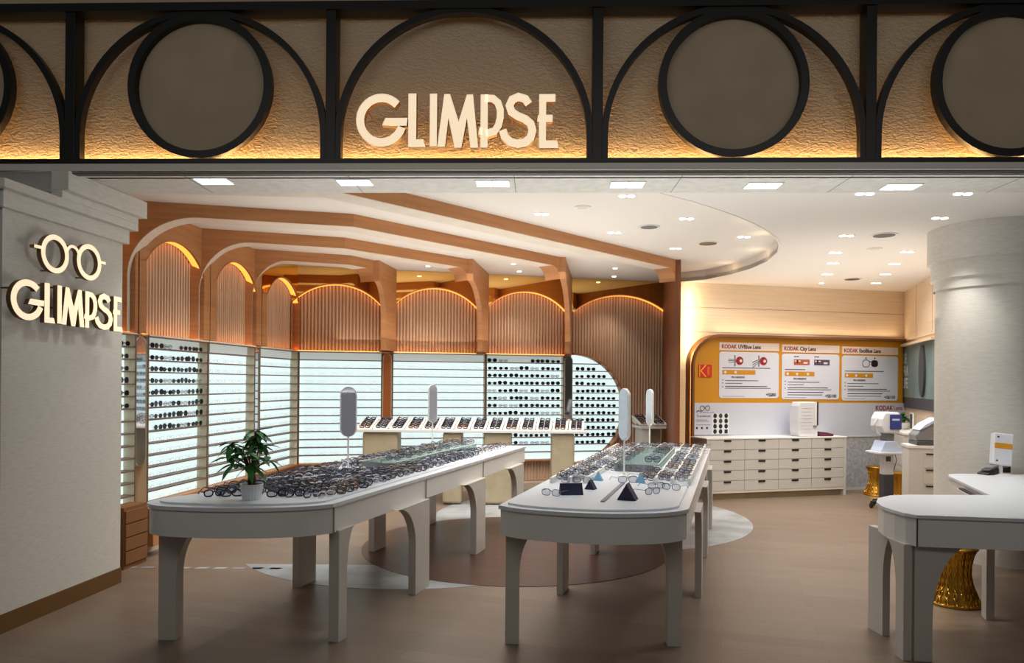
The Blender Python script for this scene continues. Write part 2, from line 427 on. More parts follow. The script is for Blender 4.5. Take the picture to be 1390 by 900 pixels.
# --- slatted arch bays above and around the shelves
def arch_z(t, t0, t1, zs, zp):
    c = (t0+t1)/2; h = (t1-t0)/2; s = zp-zs
    R = (h*h+s*s)/(2*s)
    return zp - R + math.sqrt(max(R*R-(t-c)**2, 0))
def slat_bay(w, t0, t1, top_m, te0, te1, zbot=2.03, zs=2.70, zp=2.97, hole=None, dep=0.12):
    N = 24
    ts = [t0+(t1-t0)*i/N for i in range(N+1)]
    az = [arch_z(t, t0, t1, zs, zp) for t in ts]
    # ribs and their backing
    b = MB(); p = 0.047; n = int((t1-t0)/p)
    for i in range(n):
        t = t0 + (i+0.5)*(t1-t0)/n
        z1 = arch_z(t, t0, t1, zs, zp)
        segs = [(zbot, z1)]
        if hole:
            hc, hz, hr = hole
            if abs(t-hc) < hr:
                dz = math.sqrt(hr*hr-(t-hc)**2); segs = [(zbot, hz-dz), (hz+dz, z1)]
        for a, c in segs:
            if c-a > 0.02: b.prism([(t-0.017, 0), (t-0.008, -0.024), (t+0.008, -0.024), (t+0.017, 0)], a, c)
    o = stuff(b.build('slat_cladding', M['slat'], w)); 
    # spandrel
    s = MB(); ss = [(t, z) for t, z in zip(ts, az)]
    up = [(t, ZR-0.002) for t in ts]
    s.band(ss, up, -dep, -dep+0.012)
    if te0 < t0: s.box(te0, t0, -dep, -dep+0.012, zs, ZR-0.002)
    if te1 > t1: s.box(t1, te1, -dep, -dep+0.012, zs, ZR-0.002)
    sp = s.build('spandrel_mirror' if top_m == 'mirror' else 'spandrel_panel', M[top_m], w)
    if top_m == 'mirror': sp['label'] = 'gold tinted mirror above the slatted arch'
    # curved rim, side returns, light strips; arch strip widened to imitate rim glow
    r = MB(); r.band(ss, [(t, z+0.014) for t, z in ss], -dep-0.004, 0)
    if zbot > 1:
        for a, c in ((te0, t0), (t1, te1)):
            r.box(a, c, -dep, 0, zbot, zs+0.01)
        r.box(te0, te1, -dep-0.03, 0, zbot-0.03, zbot-0.012)
    r.build('arch_rim', M['wood'], w)
    e = MB(); e.band([(t, z-0.007) for t, z in ss], [(t, z-0.001) for t, z in ss], -dep+0.02, -dep+0.085)
    e.build('light_strip', M['arch_rim_glow'], w)
    if zbot > 1:
        MB().box(t0+0.01, t1-0.01, -0.085, -0.070, zbot-0.012, zbot-0.003).build('light_strip', M['led_base'], w)
tl = lambda px: WL.hit(px)[0]
tb = lambda px: WB.hit(px)[0]
slat_bay(wl, tl(120), tl(166), 'wood', tl(118), tl(170))
slat_bay(wl, tl(181), tl(262), 'wood', tl(172), tl(270))
slat_bay(wl, tl(279), tl(335), 'wood', tl(271), tl(342))
slat_bay(wl, tl(350), TK-0.02, 'mirror', tl(343), TK)
slat_bay(wb, 0.02, tb(515), 'mirror', 0.0, tb(524))
slat_bay(wb, tb(533), tb(645), 'mirror', tb(524), tb(651))
slat_bay(wb, tb(658), tb(764), 'mirror', tb(651), tb(770))
T0H = tb(774.5); RH = tb(842)-T0H; ZH = 1.205
slat_bay(wb, tb(776), tb(903), 'mirror', tb(770), tb(908), zbot=0.0, hole=(T0H, ZH, RH+0.03))
# slats under the shelves
for w, a, c in ((wl, tl(165), TK), (wb, 0.0, tb(776))):
    b = MB(); n = int((c-a)/0.047)
    for i in range(n):
        t = a+(i+0.5)*(c-a)/n
        b.prism([(t-0.017, -0.03), (t-0.008, -0.054), (t+0.008, -0.054), (t+0.017, -0.03)], 0.12, 0.42)
    b.box(a, c, -0.03, 0, 0.10, 0.43)
    stuff(b.build('slat_cladding', M['slat'], w))
    MB().box(a, c, -0.20, 0, 0.0, 0.10).build('skirting', M['skirt'], w)

# --- portal frames: post on the left wall, bent beam under the ceiling, deep fin back to the display wall
def portal(pa, pb, pc, label, left_t, ru, rz, d0, full=False):
    A, B, C = Vector(pa), Vector(pb), Vector(pc)
    root = thing('portal_frame', label, 'frame', (A.x, A.y, 0), 0, 'wooden portal frames under the ceiling')
    zb = ZR-0.12
    u = (B-A).normalized(); n = Vector((-u.y, u.x)); L = (B-A).length; th = 0.24
    # first leg: post, quarter arch, beam, seen in the plane of the beam
    prof = [(0, 2.03), (0, ZR), (L, ZR), (L, zb)] + arc(0.10+ru, zb-rz, ru, 90, 180, 14, rz) + [(0.10, 2.03)]
    b = MB(); b.prism(prof, 0, th, 'y')
    ang = math.atan2(u.y, u.x)
    b.xf(Matrix.Rotation(ang, 4, 'Z')); b.build('arched_post', M['wood'], root)
    # pale lining of the arch and the beam underside
    ins = arc(0.10+ru, zb-rz, ru, 180, 90, 14, rz)
    ins = [(0.10, 2.03)] + ins + [(L, zb)]
    out = [(0.104, 2.03)] + [(x+0.003, z-0.003) for x, z in ins[1:-1]] + [(L, zb-0.004)]
    l = MB(); l.band(ins, out, 0.004, th-0.004); l.xf(Matrix.Rotation(ang, 4, 'Z')); l.build('lining', M['cream'], root)
    # diagonal beam
    u2 = (C-B).normalized(); L2 = (C-B).length; a2 = math.atan2(u2.y, u2.x)
    off = Matrix.Translation((B.x-A.x, B.y-A.y, 0)) @ Matrix.Rotation(a2, 4, 'Z')
    gu, gz = min(0.16, L2*0.5), 0.16
    prof = [(-0.001, zb), (-0.001, ZR), (L2, ZR), (L2, zb-gz)] + arc(L2-gu, zb-gz, gu, 0, 90, 6, gz)
    b = MB(); b.prism(prof, 0, th, 'y'); b.xf(off); b.build('beam', M['wood'], root)
    l = MB(); l.box(0, L2-gu, 0.004, th-0.004, zb-0.004, zb); l.xf(off); l.build('lining', M['cream'], root)
    # fin
    dirv = Vector((0.128, 0.992)).normalized()
    k = -(C-WB.o).dot(WB.y)/dirv.dot(WB.y); D = k-0.12
    a3 = math.atan2(dirv.y, dirv.x)
    off = Matrix.Translation((C.x-A.x, C.y-A.y, 0)) @ Matrix.Rotation(a3, 4, 'Z')
    if full:
        prof = [(0, 0), (0, ZR), (D, ZR), (D, 0)]
    else:
        q = D-d0; z0 = zb-gz
        prof = [(D, 2.03), (D, ZR), (0, ZR), (0, z0)] + arc(0, z0-0.55, q, 90, 0, 10, 0.55) + [(q, 2.03)]
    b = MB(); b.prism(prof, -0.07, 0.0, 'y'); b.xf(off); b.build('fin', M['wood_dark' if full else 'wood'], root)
    return root, C, D
def pz(x, y): return tuple(at_z(x, y, ZR).xy)
def on_left(pb, px, py):     # extend the beam line from pb through the picture point to the left wall
    b = Vector(pb); a = at_z(px, py, ZR).xy; d = (a-b)
    k = -(b-WL.o).dot(WL.y)/d.dot(WL.y)
    return tuple(b+d*(k*0.995))
pbA = pz(480, 290.5); pbB = pz(468, 322.5); pbC = pz(476, 346.7)
portal(on_left(pbA, 189, 272.5), pbA, pz(760, 349), 'wide wooden arched frame, second from the shop front', 0, 0.60, 0.55, 0.55)
portal(on_left(pbB, 278, 310), pbB, pz(634.7, 351.5), 'wooden arched frame, third from the shop front', 0, 0.52, 0.55, 0.55)
portal(on_left(pbC, 348, 338), pbC, pz(508, 353.5), 'smallest wooden arched frame in the far left corner', 0, 0.42, 0.5, 0.5)
pZ = pz(917, 352.5); q = Vector(pz(545, 260.5)) - Vector(pZ)
bZ = tuple(Vector(pZ) + q*((pZ[1]-5.75)/(-q.y)))
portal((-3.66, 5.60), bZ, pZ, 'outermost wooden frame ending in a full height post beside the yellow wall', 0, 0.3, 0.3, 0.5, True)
# light strip tucked behind the full height post, washing the pale wall
q = WC.w(0.14, 0.16, 1.55)
area_light('cove_light_wall', q, (PI/2, 0, WC.th-0.5), 0.03, 2.9, 14, (1.0, 0.80, 0.48))

# --- pillar at the entrance, with stepped head
pl = struct(MB().box(0, 0.42, 0, 1.3, 0, 2.83).box(0.42, 1.2, 0, 1.3, 0, ZS+0.03).build('pillar', M['wallpaper'], loc=(WP.o.x, WP.o.y, 0)))
pl.rotation_euler = (0, 0, WP.th)
for z0, z1, e, x0 in ((2.665, 2.775, 0.035, -0.035), (2.775, 2.832, 0.08, -0.08), (2.832, 2.885, 0.08, 0.42), (2.885, 3.018, 0.125, 0.42)):
    MB().box(x0, 1.2+e, -e, 1.2, z0, z1).build('stepped_band', M['wallpaper'], pl, bevel=0.004)
MB().box(-0.008, 1.205, -0.008, 1.2, 0.0, 0.12).build('skirting', M['brass'], pl)
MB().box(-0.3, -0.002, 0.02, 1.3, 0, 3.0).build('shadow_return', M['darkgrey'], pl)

# --- round column on the right and the flat wall beside it
c0 = (4.53, 6.93)
co = struct(MB().lathe([(0.485, 0), (0.485, 2.55)], 64).build('column', M['wallpaper'], smooth=True, loc=(c0[0], c0[1], 0)))
MB().lathe([(0.50, 2.50), (0.50, 2.60), (0.485, 2.60)], 64, caps=False).build('capital_ring', M['wallpaper'], co, smooth=True)
MB().lathe([(0.495, 2.58), (0.525, 2.60), (0.525, 2.76), (0.49, 2.76)], 64, caps=False).build('capital_ring', M['wallpaper'], co, smooth=True)
MB().lathe([(0.49, 2.74), (0.555, 2.76), (0.555, ZL), (0.4, ZL)], 64, caps=False).build('capital_ring', M['wallpaper'], co, smooth=True)
wr = struct(MB().box(4.53, 8.5, 6.47, 7.6, 0, ZL).build('wall_side', M['wallpaper']))
MB().box(4.66, 8.5, 6.22, 6.5, 2.56, ZL).build('bulkhead', M['wallpaper'], wr)
MB().box(4.53, 8.5, 6.45, 6.47, 0, 0.12).build('skirting', M['brass'], wr)
struct(MB().box(9.0, 9.1, -2, 14, 0, 6).build('wall_far_right', M['cream']))
struct(MB().box(-6.0, -5.9, 4.9, 14, 0, 3.4).build('wall_far_left', M['cream']))
struct(MB().box(-6, 9.1, 13.2, 13.3, 0, 3.4).build('wall_rear', M['cream']))

# ------------------------------------------------------------------ fascia
fa = thing('shop_fascia', 'black metal grille of arches and rings over a lit plaster band above the entrance', 'fascia', (0, 4.97, 0), -1.89)
ZF0, ZF1 = 3.105, 4.115
posts = [-4.83 + 1.0 + 1.805*k - 1.03 for k in range(0, 7)]
posts = [-4.855 + 1.805*k for k in range(6)]
MB().box(-5.7, 7, 0.13, 0.16, 3.02, 4.22).build('plaster_backing', M['plaster'], fa)
MB().box(-5.7, 7, -0.03, 0.10, ZF1, ZF1+0.055).build('beam', M['black'], fa)
MB().box(-5.7, 7, -0.03, 0.06, ZF0-0.045, ZF0).build('beam', M['black'], fa)
MB().box(-5.7, 7, 0.095, 0.125, ZF0-0.04, ZF0-0.01).build('light_strip', M['led_warm'], fa)
MB().box(-5.7, 7, -0.02, 0.2, 4.17, 4.9).build('bulkhead', M['plaster_smooth'], fa)
for x in posts:
    MB().box(x-0.034, x+0.034, -0.02, 0.09, ZF0, ZF1).build('post', M['black'], fa, bevel=0.003)
for i in range(-1, 6):
    x0 = posts[0]+1.805*i; xc = x0+0.9025; r = 0.862
    inner = [(xc+r-0.03, ZF0)] + arc(xc, ZF1-0.875+0.02, r-0.03, 0, 180, 36) + [(xc-r+0.03, ZF0)]
    outer = [(xc+r+0.012, ZF0)] + arc(xc, ZF1-0.875+0.02, r+0.012, 0, 180, 36) + [(xc-r-0.012, ZF0)]
    MB().band(inner, outer, -0.015, 0.04).build('arch', M['black'], fa)
    if i != 2:
        ri = [(xc+0.445*math.cos(2*PI*k/48), 3.607+0.445*math.sin(2*PI*k/48)) for k in range(48)]
        ro = [(xc+0.497*math.cos(2*PI*k/48), 3.607+0.497*math.sin(2*PI*k/48)) for k in range(48)]
        MB().band(ri, ro, -0.025, 0.03, closed=True).build('ring', M['black'], fa)
        MB().prism([(xc+0.46*math.cos(2*PI*k/48), 3.607+0.46*math.sin(2*PI*k/48)) for k in range(48)], 0.03, 0.045, 'y').build('disc_panel', M['plaster_smooth'], fa)
    else:
        pts = arc(xc, ZF1-0.875+0.02, r-0.03, 20, 160, 30)
area_light('fascia_light', (0, 5.066, ZF0-0.0), (math.radians(180+8), 0, math.radians(-1.89)), 9.5, 0.03, 34, (1.0, 0.60, 0.24))

# ------------------------------------------------------------------ shop signs: seven cut letters
def off(pts, w):
    """offset both sides of a polyline with mitred joins"""
    P = [Vector(p) for p in pts]; A = []; B = []
    for i, p in enumerate(P):
        d0 = (p-P[i-1]).normalized() if i else (P[1]-p).normalized()
        d1 = (P[i+1]-p).normalized() if i < len(P)-1 else d0
        n0 = Vector((-d0.y, d0.x)); n1 = Vector((-d1.y, d1.x)); n = (n0+n1).normalized()
        k = (w/2)/max(n.dot(n0), 0.5)
        A.append(tuple(p+n*k)); B.append(tuple(p-n*k))
    return A, B
S = 1/209.0
def gp(x, y): return ((x-130)*S, (605-y)*S)
GL = []
GL.append([('s', [gp(232+87*math.cos(math.radians(a)), 498-87*math.sin(math.radians(a))) for a in range(44, 352, 11)], 32),
           ('p', [gp(235, 518), gp(248, 490), gp(338, 490), gp(334, 520), gp(300, 520)])])
GL.append([('p', [gp(341, 395), gp(373, 395), gp(373, 574), gp(402, 574), gp(412, 603), gp(341, 603)])])
GL.append([('p', [gp(428, 396), gp(457, 396), gp(457, 600), gp(428, 600)])])
GL.append([('p', [gp(459, 602), gp(486, 398), gp(509, 398), gp(545, 505), gp(577, 400), gp(602, 400), gp(624, 606), gp(593, 606), gp(578, 490), gp(556, 606), gp(529, 606), gp(503, 490), gp(490, 602)])])
GL.append([('p', [gp(633, 400), gp(662, 400), gp(662, 606), gp(633, 606)]),
           ('s', [gp(650, 414), gp(682, 416), gp(702, 432), gp(712, 460), gp(712, 490), gp(705, 520), gp(690, 542), gp(655, 552)], 28),
           ('p', [gp(624, 556), gp(628, 530), gp(640, 530), gp(640, 556)])])
GL.append([('s', [gp(826, 438), gp(812, 418), (gp(784, 410)), gp(760, 420), gp(749, 444), gp(757, 468), gp(782, 484), gp(812, 496), gp(834, 514), gp(842, 540), gp(834, 568), gp(812, 587), gp(783, 592), gp(752, 584), gp(731, 564), gp(722, 538)], 31)])
GL.append([('p', [gp(868, 400), gp(933, 400), gp(933, 429), gp(896, 429), gp(896, 480), gp(922, 480), gp(922, 507), gp(896, 507), gp(896, 580), gp(940, 580), gp(948, 608), gp(868, 608), gp(868, 507), gp(860, 507), gp(864, 480), gp(868, 480)])])
def letters(root, x0, z0, h, sx, depth, back):
    for g in GL:
        f = MB(); b = MB()
        for it in g:
            if it[0] == 's':
                a, c = off(it[1], it[2]*S)
                a = [(x0+p[0]*h*sx, z0+p[1]*h) for p in a]; c = [(x0+p[0]*h*sx, z0+p[1]*h) for p in c]
                b.band(a, c, -depth+0.003, 0); f.band(a, c, -depth, -depth+0.003)
            else:
                P = [(x0+p[0]*h*sx, z0+p[1]*h) for p in it[1]]
                b.prism(P, -depth+0.003, 0, 'y'); f.prism(P, -depth, -depth+0.003, 'y')
        it = g[0]
        if it[0] == 's': q = it[1][len(it[1])//3]; q = (q[0], q[1])
        else: q = ((it[1][0][0]+it[1][1][0])/2, (it[1][0][1]+it[1][1][1])/2-0.05 if g is not GL[3] else 0.45)
        if g is GL[3]: q = (q[0]+0.03, q[1])
        xc, zc = x0+q[0]*h*sx, z0+q[1]*h
        b.tube([(xc, 0, zc), (xc, back, zc)], 0.006, 6)
        lo = b.build('letter', M['letter_side'], root)
        fo = f.build('letter_face', M['letter_face'], lo); fo['label'] = 'glowing cream letter face'
p0 = at_y(484, 205, 4.93); 
sg = thing('shop_sign', 'large glowing cream letters reading GLIMPSE under the middle arch of the fascia', 'sign', (p0.x, 4.91, p0.z), -1.89)
letters(sg, 0.015, 0, 0.352, 0.968, 0.055, 0.17)
t0, zz0 = WP.hit(14, 432, 0.10); t1, zz1 = WP.hit(166, 448, 0.10)
o = WP.w(t0, 0.07)
sp = thing('shop_sign', 'smaller glowing letters reading GLIMPSE with round spectacles above, on the entrance pillar', 'sign', (o.x, o.y, 0), WP.deg)
letters(sp, 0, 1.965, 0.262, (t1-t0)/(0.262*(948-130)*S), 0.035, 0.07)
e = MB(); ef = MB()
ca, za = WP.hit(74.5, 345.4, 0.10); cb, zb_ = WP.hit(120.7, 355.5, 0.10)
zc = (za+zb_)/2; ca -= t0; cb -= t0; R1 = min(0.128, (cb-ca)/2-0.015)
for c in (ca, cb):
    i_ = [(c+(R1-0.034)*math.cos(2*PI*k/36), zc+(R1-0.034)*math.sin(2*PI*k/36)) for k in range(36)]
    o_ = [(c+R1*math.cos(2*PI*k/36), zc+R1*math.sin(2*PI*k/36)) for k in range(36)]
    e.band(i_, o_, -0.032, 0, closed=True); ef.band(i_, o_, -0.035, -0.032, closed=True)
for a, c in ((ca-R1-0.06, ca-R1+0.01), (cb+R1-0.01, cb+R1+0.05)):
    e.box(a, c, -0.032, 0, zc+0.01, zc+0.03); ef.box(a, c, -0.035, -0.032, zc+0.01, zc+0.03)
br = arc((ca+cb)/2, zc+0.02, (cb-ca)/2-R1+0.02, 20, 160, 8)
A_, B_ = off(br, 0.02); e.band(A_, B_, -0.032, 0); ef.band(A_, B_, -0.035, -0.032)
for c in (ca, cb): e.tube([(c, 0, zc-R1+0.017), (c, 0.07, zc-R1+0.017)], 0.006, 6)
eo = e.build('spectacles_emblem', M['letter_side'], sp); ef.build('emblem_face', M['letter_face'], eo)

# ------------------------------------------------------------------ backlit shelving bays
SZ0, SZ1, NR = 0.437, 2.006, 14
PITCH = (SZ1-SZ0)/NR
def shelving(label, w, t0, t1, hole=None):
    root = thing('display_shelving', label, 'shelving', (w.o.x, w.o.y, 0), w.deg)
    def span(z):
        if not hole: return (t0, t1)
        hc, hz, hr = hole; d = hr*hr-(z-hz)**2
        return (hc, hc+math.sqrt(max(d, 1e-4)))
    if hole:
        pts = [(hole[0], hole[1]-hole[2])] + arc(hole[0], hole[1], hole[2], -88, 88, 40) + [(hole[0], hole[1]+hole[2])]
        MB().prism(pts, -0.035, -0.03, 'y').build('backlit_panel', M['backlit'], root)
        inn = arc(hole[0], hole[1], hole[2], -90, 90, 48); ou = arc(hole[0], hole[1], hole[2]+0.025, -90, 90, 48)
        MB().band(inn, ou, -0.17, 0).build('curved_frame', M['wood'], root)
    else:
        zt = SZ1-PITCH*0.98
        MB().box(t0, t1, -0.035, -0.03, SZ0, zt).build('backlit_panel', M['backlit'], root)
        MB().box(t0, t1, -0.05, -0.03, zt, SZ1).build('header', M['header'], root)
        MB().box(t0, t1, -0.16, -0.0, SZ0-0.02, SZ0).build('base_board', M['wood'], root)
        MB().box(t0, t1, -0.16, -0.0, SZ1, SZ1+0.015).build('top_board', M['cream'], root)
    for k in range(1, NR):
        z = SZ0+PITCH*k; a, c = span(z)
        MB().box(a+0.004, c-0.004, -0.144, -0.036, z-0.008, z+0.004).build('shelf', M['shelf'], root)
    if not hole:
        for t in (t0, t1):
            sd = MB().box(t-0.004, t+0.004, -0.146, -0.03, SZ0, SZ1).build('side_panel', M['side_cream'], root)
            MB().box(t-0.007, t+0.007, -0.152, -0.146, SZ0-0.02, SZ1+0.01).build('edge_strip', M['shelf'], sd)
    return root
tw = tl
tl = lambda px: WL.hit(px, HOR, 0.15)[0]
shelving('narrow backlit shelving bay right behind the entrance pillar', WL, tl(120), tl(184.5))
shelving('backlit shelving bay of the left wall filled with dark sunglasses', WL, tl(201.5), tl(282))
shelving('backlit shelving bay of the left wall behind the potted plant, with a small black plate', WL, tl(283.3), tl(346))
shelving('narrow backlit shelving bay of the left wall next to the far corner', WL, tl(353), TK-0.115)
shelving('backlit shelving bay left of the orange mirror strip, in the far corner', WB, 0.115, tb(517))
shelving('backlit shelving bay with almost empty looking shelves, middle of the back wall', WB, tb(532), tb(655.5))
shelving('backlit shelving bay with rows of dark sunglasses left of the dark mirror strip', WB, tb(657.5), tb(761))
shelving('half round backlit shelving with dark sunglasses', WB, T0H, 0, hole=(T0H, ZH, RH))
pt = WL.hit(289.5, 472)
o = MB().box(-0.045, 0.045, -0.01, 0, -0.045, 0.045).build('wall_plate', M['blackp']); tag(o, 'small square black plate on the header of the shelving behind the plant', 'plate')
q = WL.w(tl(289.5)+0.03, 0.055, 1.955); o.location = q; o.rotation_euler = (0, 0, WL.th)

def pill(name, label, w, t0, t1, z0, z1, m, d=0.135):
    hw = (t1-t0)/2; c = (t0+t1)/2
    root = thing(name, label, 'mirror', tuple(w.w(c, 0, 0)), w.deg)
    out = arc(0, z1-hw, hw, 0, 180, 12) + arc(0, z0+hw, hw, 180, 360, 12)
    MB().prism(out, -d, -0.02, 'y').build('backing', M['cream'], root)
    ins = [(x*0.86, z0+(z-z0)*0.995+0.003) for x, z in out]
    MB().prism(ins, -d-0.004, -d, 'y').build('mirror_glass', m, root)
    return root
pill('wall_mirror', 'narrow round-ended mirror strip nearest the entrance pillar', WL, tl(186), tl(200.5), 0.80, 2.0, M['mirror_clear'])
pill('wall_mirror', 'narrow bright mirror strip on the left wall beside the far corner bay', WL, tl(346.5), tl(352.5), 0.5, 2.0, M['mirror_clear'])
pill('wall_mirror', 'narrow mirror strip on the back wall showing orange wood', WB, tb(518.5), tb(530.5), 0.75, 2.0, M['mirror_reflection_tint'])
pill('wall_mirror', 'dark narrow mirror strip beside the half round shelves', WB, tb(762.5), tb(773.5), 0.95, 2.0, M['mirror_clear'])
# low units behind the entrance pillar
t = thing('drawer_unit', 'low beige drawer unit under the first shelves behind the pillar', 'cabinet', tuple(WL.w(tl(135), 0.02)), WL.deg)
W = tl(168)-tl(135)
MB().box(0, W, -0.36, -0.2, 0.0, 0.52).build('body', M['ochre_dark'], t)
for k in range(4): MB().box(0.01, W-0.01, -0.375, -0.36, 0.04+k*0.115, 0.145+k*0.115).build('drawer', M['ochre_dark'], t, bevel=0.003)
t = thing('low_cabinet', 'plain orange brown wooden box under the first mirror strip', 'cabinet', tuple(WL.w(tl(180), 0.22)), WL.deg)
MB().box(0, 0.26, -0.14, 0.0, 0.1, 0.42).build('body', M['wood'], t, bevel=0.004)
MB().box(-0.01, 0.27, -0.15, 0.0, 0.42, 0.44).build('lid', M['wood'], t)

# ------------------------------------------------------------------ spectacles
def rim(cx, w, h, n=12):
    p = []
    for k in range(n):
        a = 2*PI*k/n; c, s = math.cos(a), math.sin(a)
        x = math.copysign(abs(c)**0.75, c)*w; z = math.copysign(abs(s)**0.8, s)*h*(1 if s > 0 else (0.95+0.1*abs(c)))
        p.append((cx+x, z))
    return p
def specs_mesh(name, fm, lm, w=0.028, h=0.021, r=0.0022, temples=True, fold=False, gap=0.034):
    b = MB(); zc = h+0.003
    for s in (-1, 1):
        pts = [(x, -0.002*abs(x)/0.05, z+zc) for x, z in rim(s*gap, w, h)]
        b.mat(0).tube(pts, r, 4, closed=True)
        b.mat(1).add([(x, y, z) for x, y, z in pts], [tuple(range(len(pts)))])
        b.mat(0)
        if temples:
            if fold:
                b.tube([(s*0.064, 0, zc+0.008), (s*0.066, 0.010+0.004*s, zc+0.008), (-s*0.045, 0.016+0.006*s, zc-0.006)], r*0.9, 4)
            else:
                b.tube([(s*0.064, 0, zc+0.008), (s*0.067, 0.02, zc+0.009), (s*0.066, 0.095, zc+0.006), (s*0.062, 0.135, zc-0.018)], r*0.9, 4)
    b.tube([(-0.008, 0, zc+0.006), (0, -0.002, zc+0.009), (0.008, 0, zc+0.006)], r, 4)
    b.cur = 0
    return b.mesh(name, [fm, lm])
kinds = ['black', 'navy', 'brown', 'navy', 'grey', 'black', 'silver', 'black', 'clear', 'navy', 'tortoise', 'black']
OPEN = [specs_mesh('eyeglasses', FR[k], M['lens'], w=0.026+0.003*(i % 3), h=0.018+0.002*(i % 4), r=0.0046 if i % 4 else 0.0030) for i, k in enumerate(kinds)]
FOLD = [specs_mesh('eyeglasses', FR[k], M['lens'], w=0.026+0.003*(i % 3), h=0.018+0.002*(i % 4), r=0.0032 if i % 3 else 0.0022, fold=True) for i, k in enumerate(kinds)]
sk = ['black', 'black', 'navy', 'black', 'brown', 'black', 'grey', 'black']
SUN = [specs_mesh('sunglasses', FR[k], M['sunlens'], w=0.0235+0.001*(i % 3), h=0.018+0.003*(i % 3), r=0.002, fold=True, gap=0.037) for i, k in enumerate(sk)]
TINT = [specs_mesh('sunglasses', FR[k], M['lens'], w=0.027, h=0.018, r=0.002, fold=True) for k in ('clear', 'blue', 'pink', 'silver')]
ORD = ['top', 'second', 'third', 'fourth', 'fifth', 'sixth', 'seventh', 'eighth', 'ninth', 'tenth', 'eleventh', 'twelfth', 'thirteenth', 'bottom']
def nth(k):
    return ('first second third fourth fifth sixth seventh eighth ninth tenth eleventh twelfth thirteenth fourteenth fifteenth sixteenth seventeenth eighteenth nineteenth twentieth'.split() + ['twenty-'+w for w in 'first second third fourth fifth sixth seventh eighth ninth'.split()] + ['thirtieth'] + ['thirty-'+w for w in 'first second third fourth fifth sixth seventh eighth ninth'.split()]+['fortieth']+['forty-'+w for w in 'first second third fourth fifth'.split()])[k-1]
def on_shelf(w, t0, t1, row, n, place, light=(), skip=(), ms=SUN, cat='sunglasses', scale=1.0, seed=0):
    """row 0 is the header row; spectacles stand on the shelf board below it"""
    rnd = random.Random(row*31+seed)
    z = SZ1-PITCH*(row+1)+0.005
    for i in range(n):
        if i in skip: continue
        t = t0+(t1-t0)*(i+0.5)/n + rnd.uniform(-0.01, 0.01)
        lt = i in light
        me = (TINT if lt else ms)[rnd.randrange(len(TINT if lt else ms))]
        o = bpy.data.objects.new('sunglasses', me); COL.objects.link(o)
        o.location = w.w(t, 0.105, z); o.rotation_euler = (0, 0, w.th+rnd.uniform(-0.08, 0.08)); o.scale = (scale, scale, scale)
        pos = '%s from left on' % nth(i+1) if n > 1 else 'on'
        tag(o, '%s, %s the %s shelf %s' % ('pale glasses' if lt else 'dark sunglasses', pos, ORD[row], place), 'sunglasses', 'sunglasses on the shelves %s' % place)
P1 = 'of the left wall'
for r, n, li, skp in ((0, 8, (2,), (3,)), (1, 8, (2,), ()), (2, 8, (), ()), (3, 8, (2, 6), ()), (4, 8, (4,), ()), (5, 8, (2, 4), ()), (6, 8, (0, 5), ()), (7, 8, (4,), (0,))):
    on_shelf(WL, tl(203), tl(280), r, 7, P1, [x for x in li if x < 7], skp, scale=1.12, seed=1)
for r in range(6):
    on_shelf(WL, tl(167), tl(181), r, 1, 'behind the entrance pillar', (), (), scale=1.1, seed=2)
P2 = 'left of the dark mirror strip'
L2 = {0: ((1, 2, 3), (2, 3)), 1: ((2, 4), ()), 2: ((6,), ()), 3: ((), ()), 4: ((0, 3, 5), ()), 5: ((1, 4), ()), 6: ((1, 2), ()), 7: ((5, 6), ()), 9: ((0,), ()), 10: ((), ()), 11: ((3, 4, 5), (6,))}
for r, (li, skp) in L2.items():
    on_shelf(WB, tb(659), tb(758), r, 7, P2, li, skp, scale=1.12, seed=3)
for r in range(1, 12):
    z = SZ1-PITCH*(r+1); hw = math.sqrt(max(RH*RH-(max(abs(z-ZH), abs(z+PITCH-ZH)))**2, 0))
    n = min(4, int((hw-0.02)/0.17))
    if n: on_shelf(WB, T0H+0.03, T0H+0.03+n*0.172, r, n, 'of the half round unit', (2,) if r in (1,) else (), (), scale=1.12, seed=4)
# the many slim clear spectacles, too small to pick apart, one object per bay
def faint(w, t0, t1, rows, label, seed, dense=0.155):
    b = MB(); rnd = random.Random(seed)
    for r in rows:
        z = SZ1-PITCH*(r+1)+0.005
        n = int((t1-t0)/dense)
        for i in range(n):
            t = t0+(t1-t0)*(i+0.5)/n+rnd.uniform(-0.01, 0.01)
            b.mat(rnd.choice((0, 0, 1, 1, 2)))
            for s in (-1, 1):
                p = [(t+x*1.05, -0.10, z+0.024+zz) for x, zz in rim(s*0.034, 0.026, 0.018, 8)]
                b.tube(p, 0.0014, 3, closed=True)
            b.tube([(t-0.008, -0.10, z+0.03), (t+0.008, -0.10, z+0.03)], 0.0014, 3)
    b.cur = 0
    o = b.build('eyeglasses_rows', [FR['clear'], FR['silver'], FR['grey']]); stuff(o)
    o.location = (w.o.x, w.o.y, 0); o.rotation_euler = (0, 0, w.th)
    tag(o, label, 'eyeglasses')
faint(WL, tl(204), tl(280), range(8, 14), 'slim pale eyeglasses on the lower shelves of the bay nearest the front table corner', 1)
faint(WL, tl(285), tl(344), range(1, 14), 'slim pale eyeglasses on the shelves behind the potted plant', 2)
faint(WL, tl(354), TK-0.15, range(1, 14), 'slim pale eyeglasses on the narrow bay beside the far corner', 3)
faint(WB, 0.16, tb(516), range(1, 14), 'slim pale eyeglasses on the shelves left of the orange mirror strip', 4)
faint(WB, tb(534), tb(654), range(1, 12), 'barely visible slim eyeglasses on the middle bay of the back wall', 5)

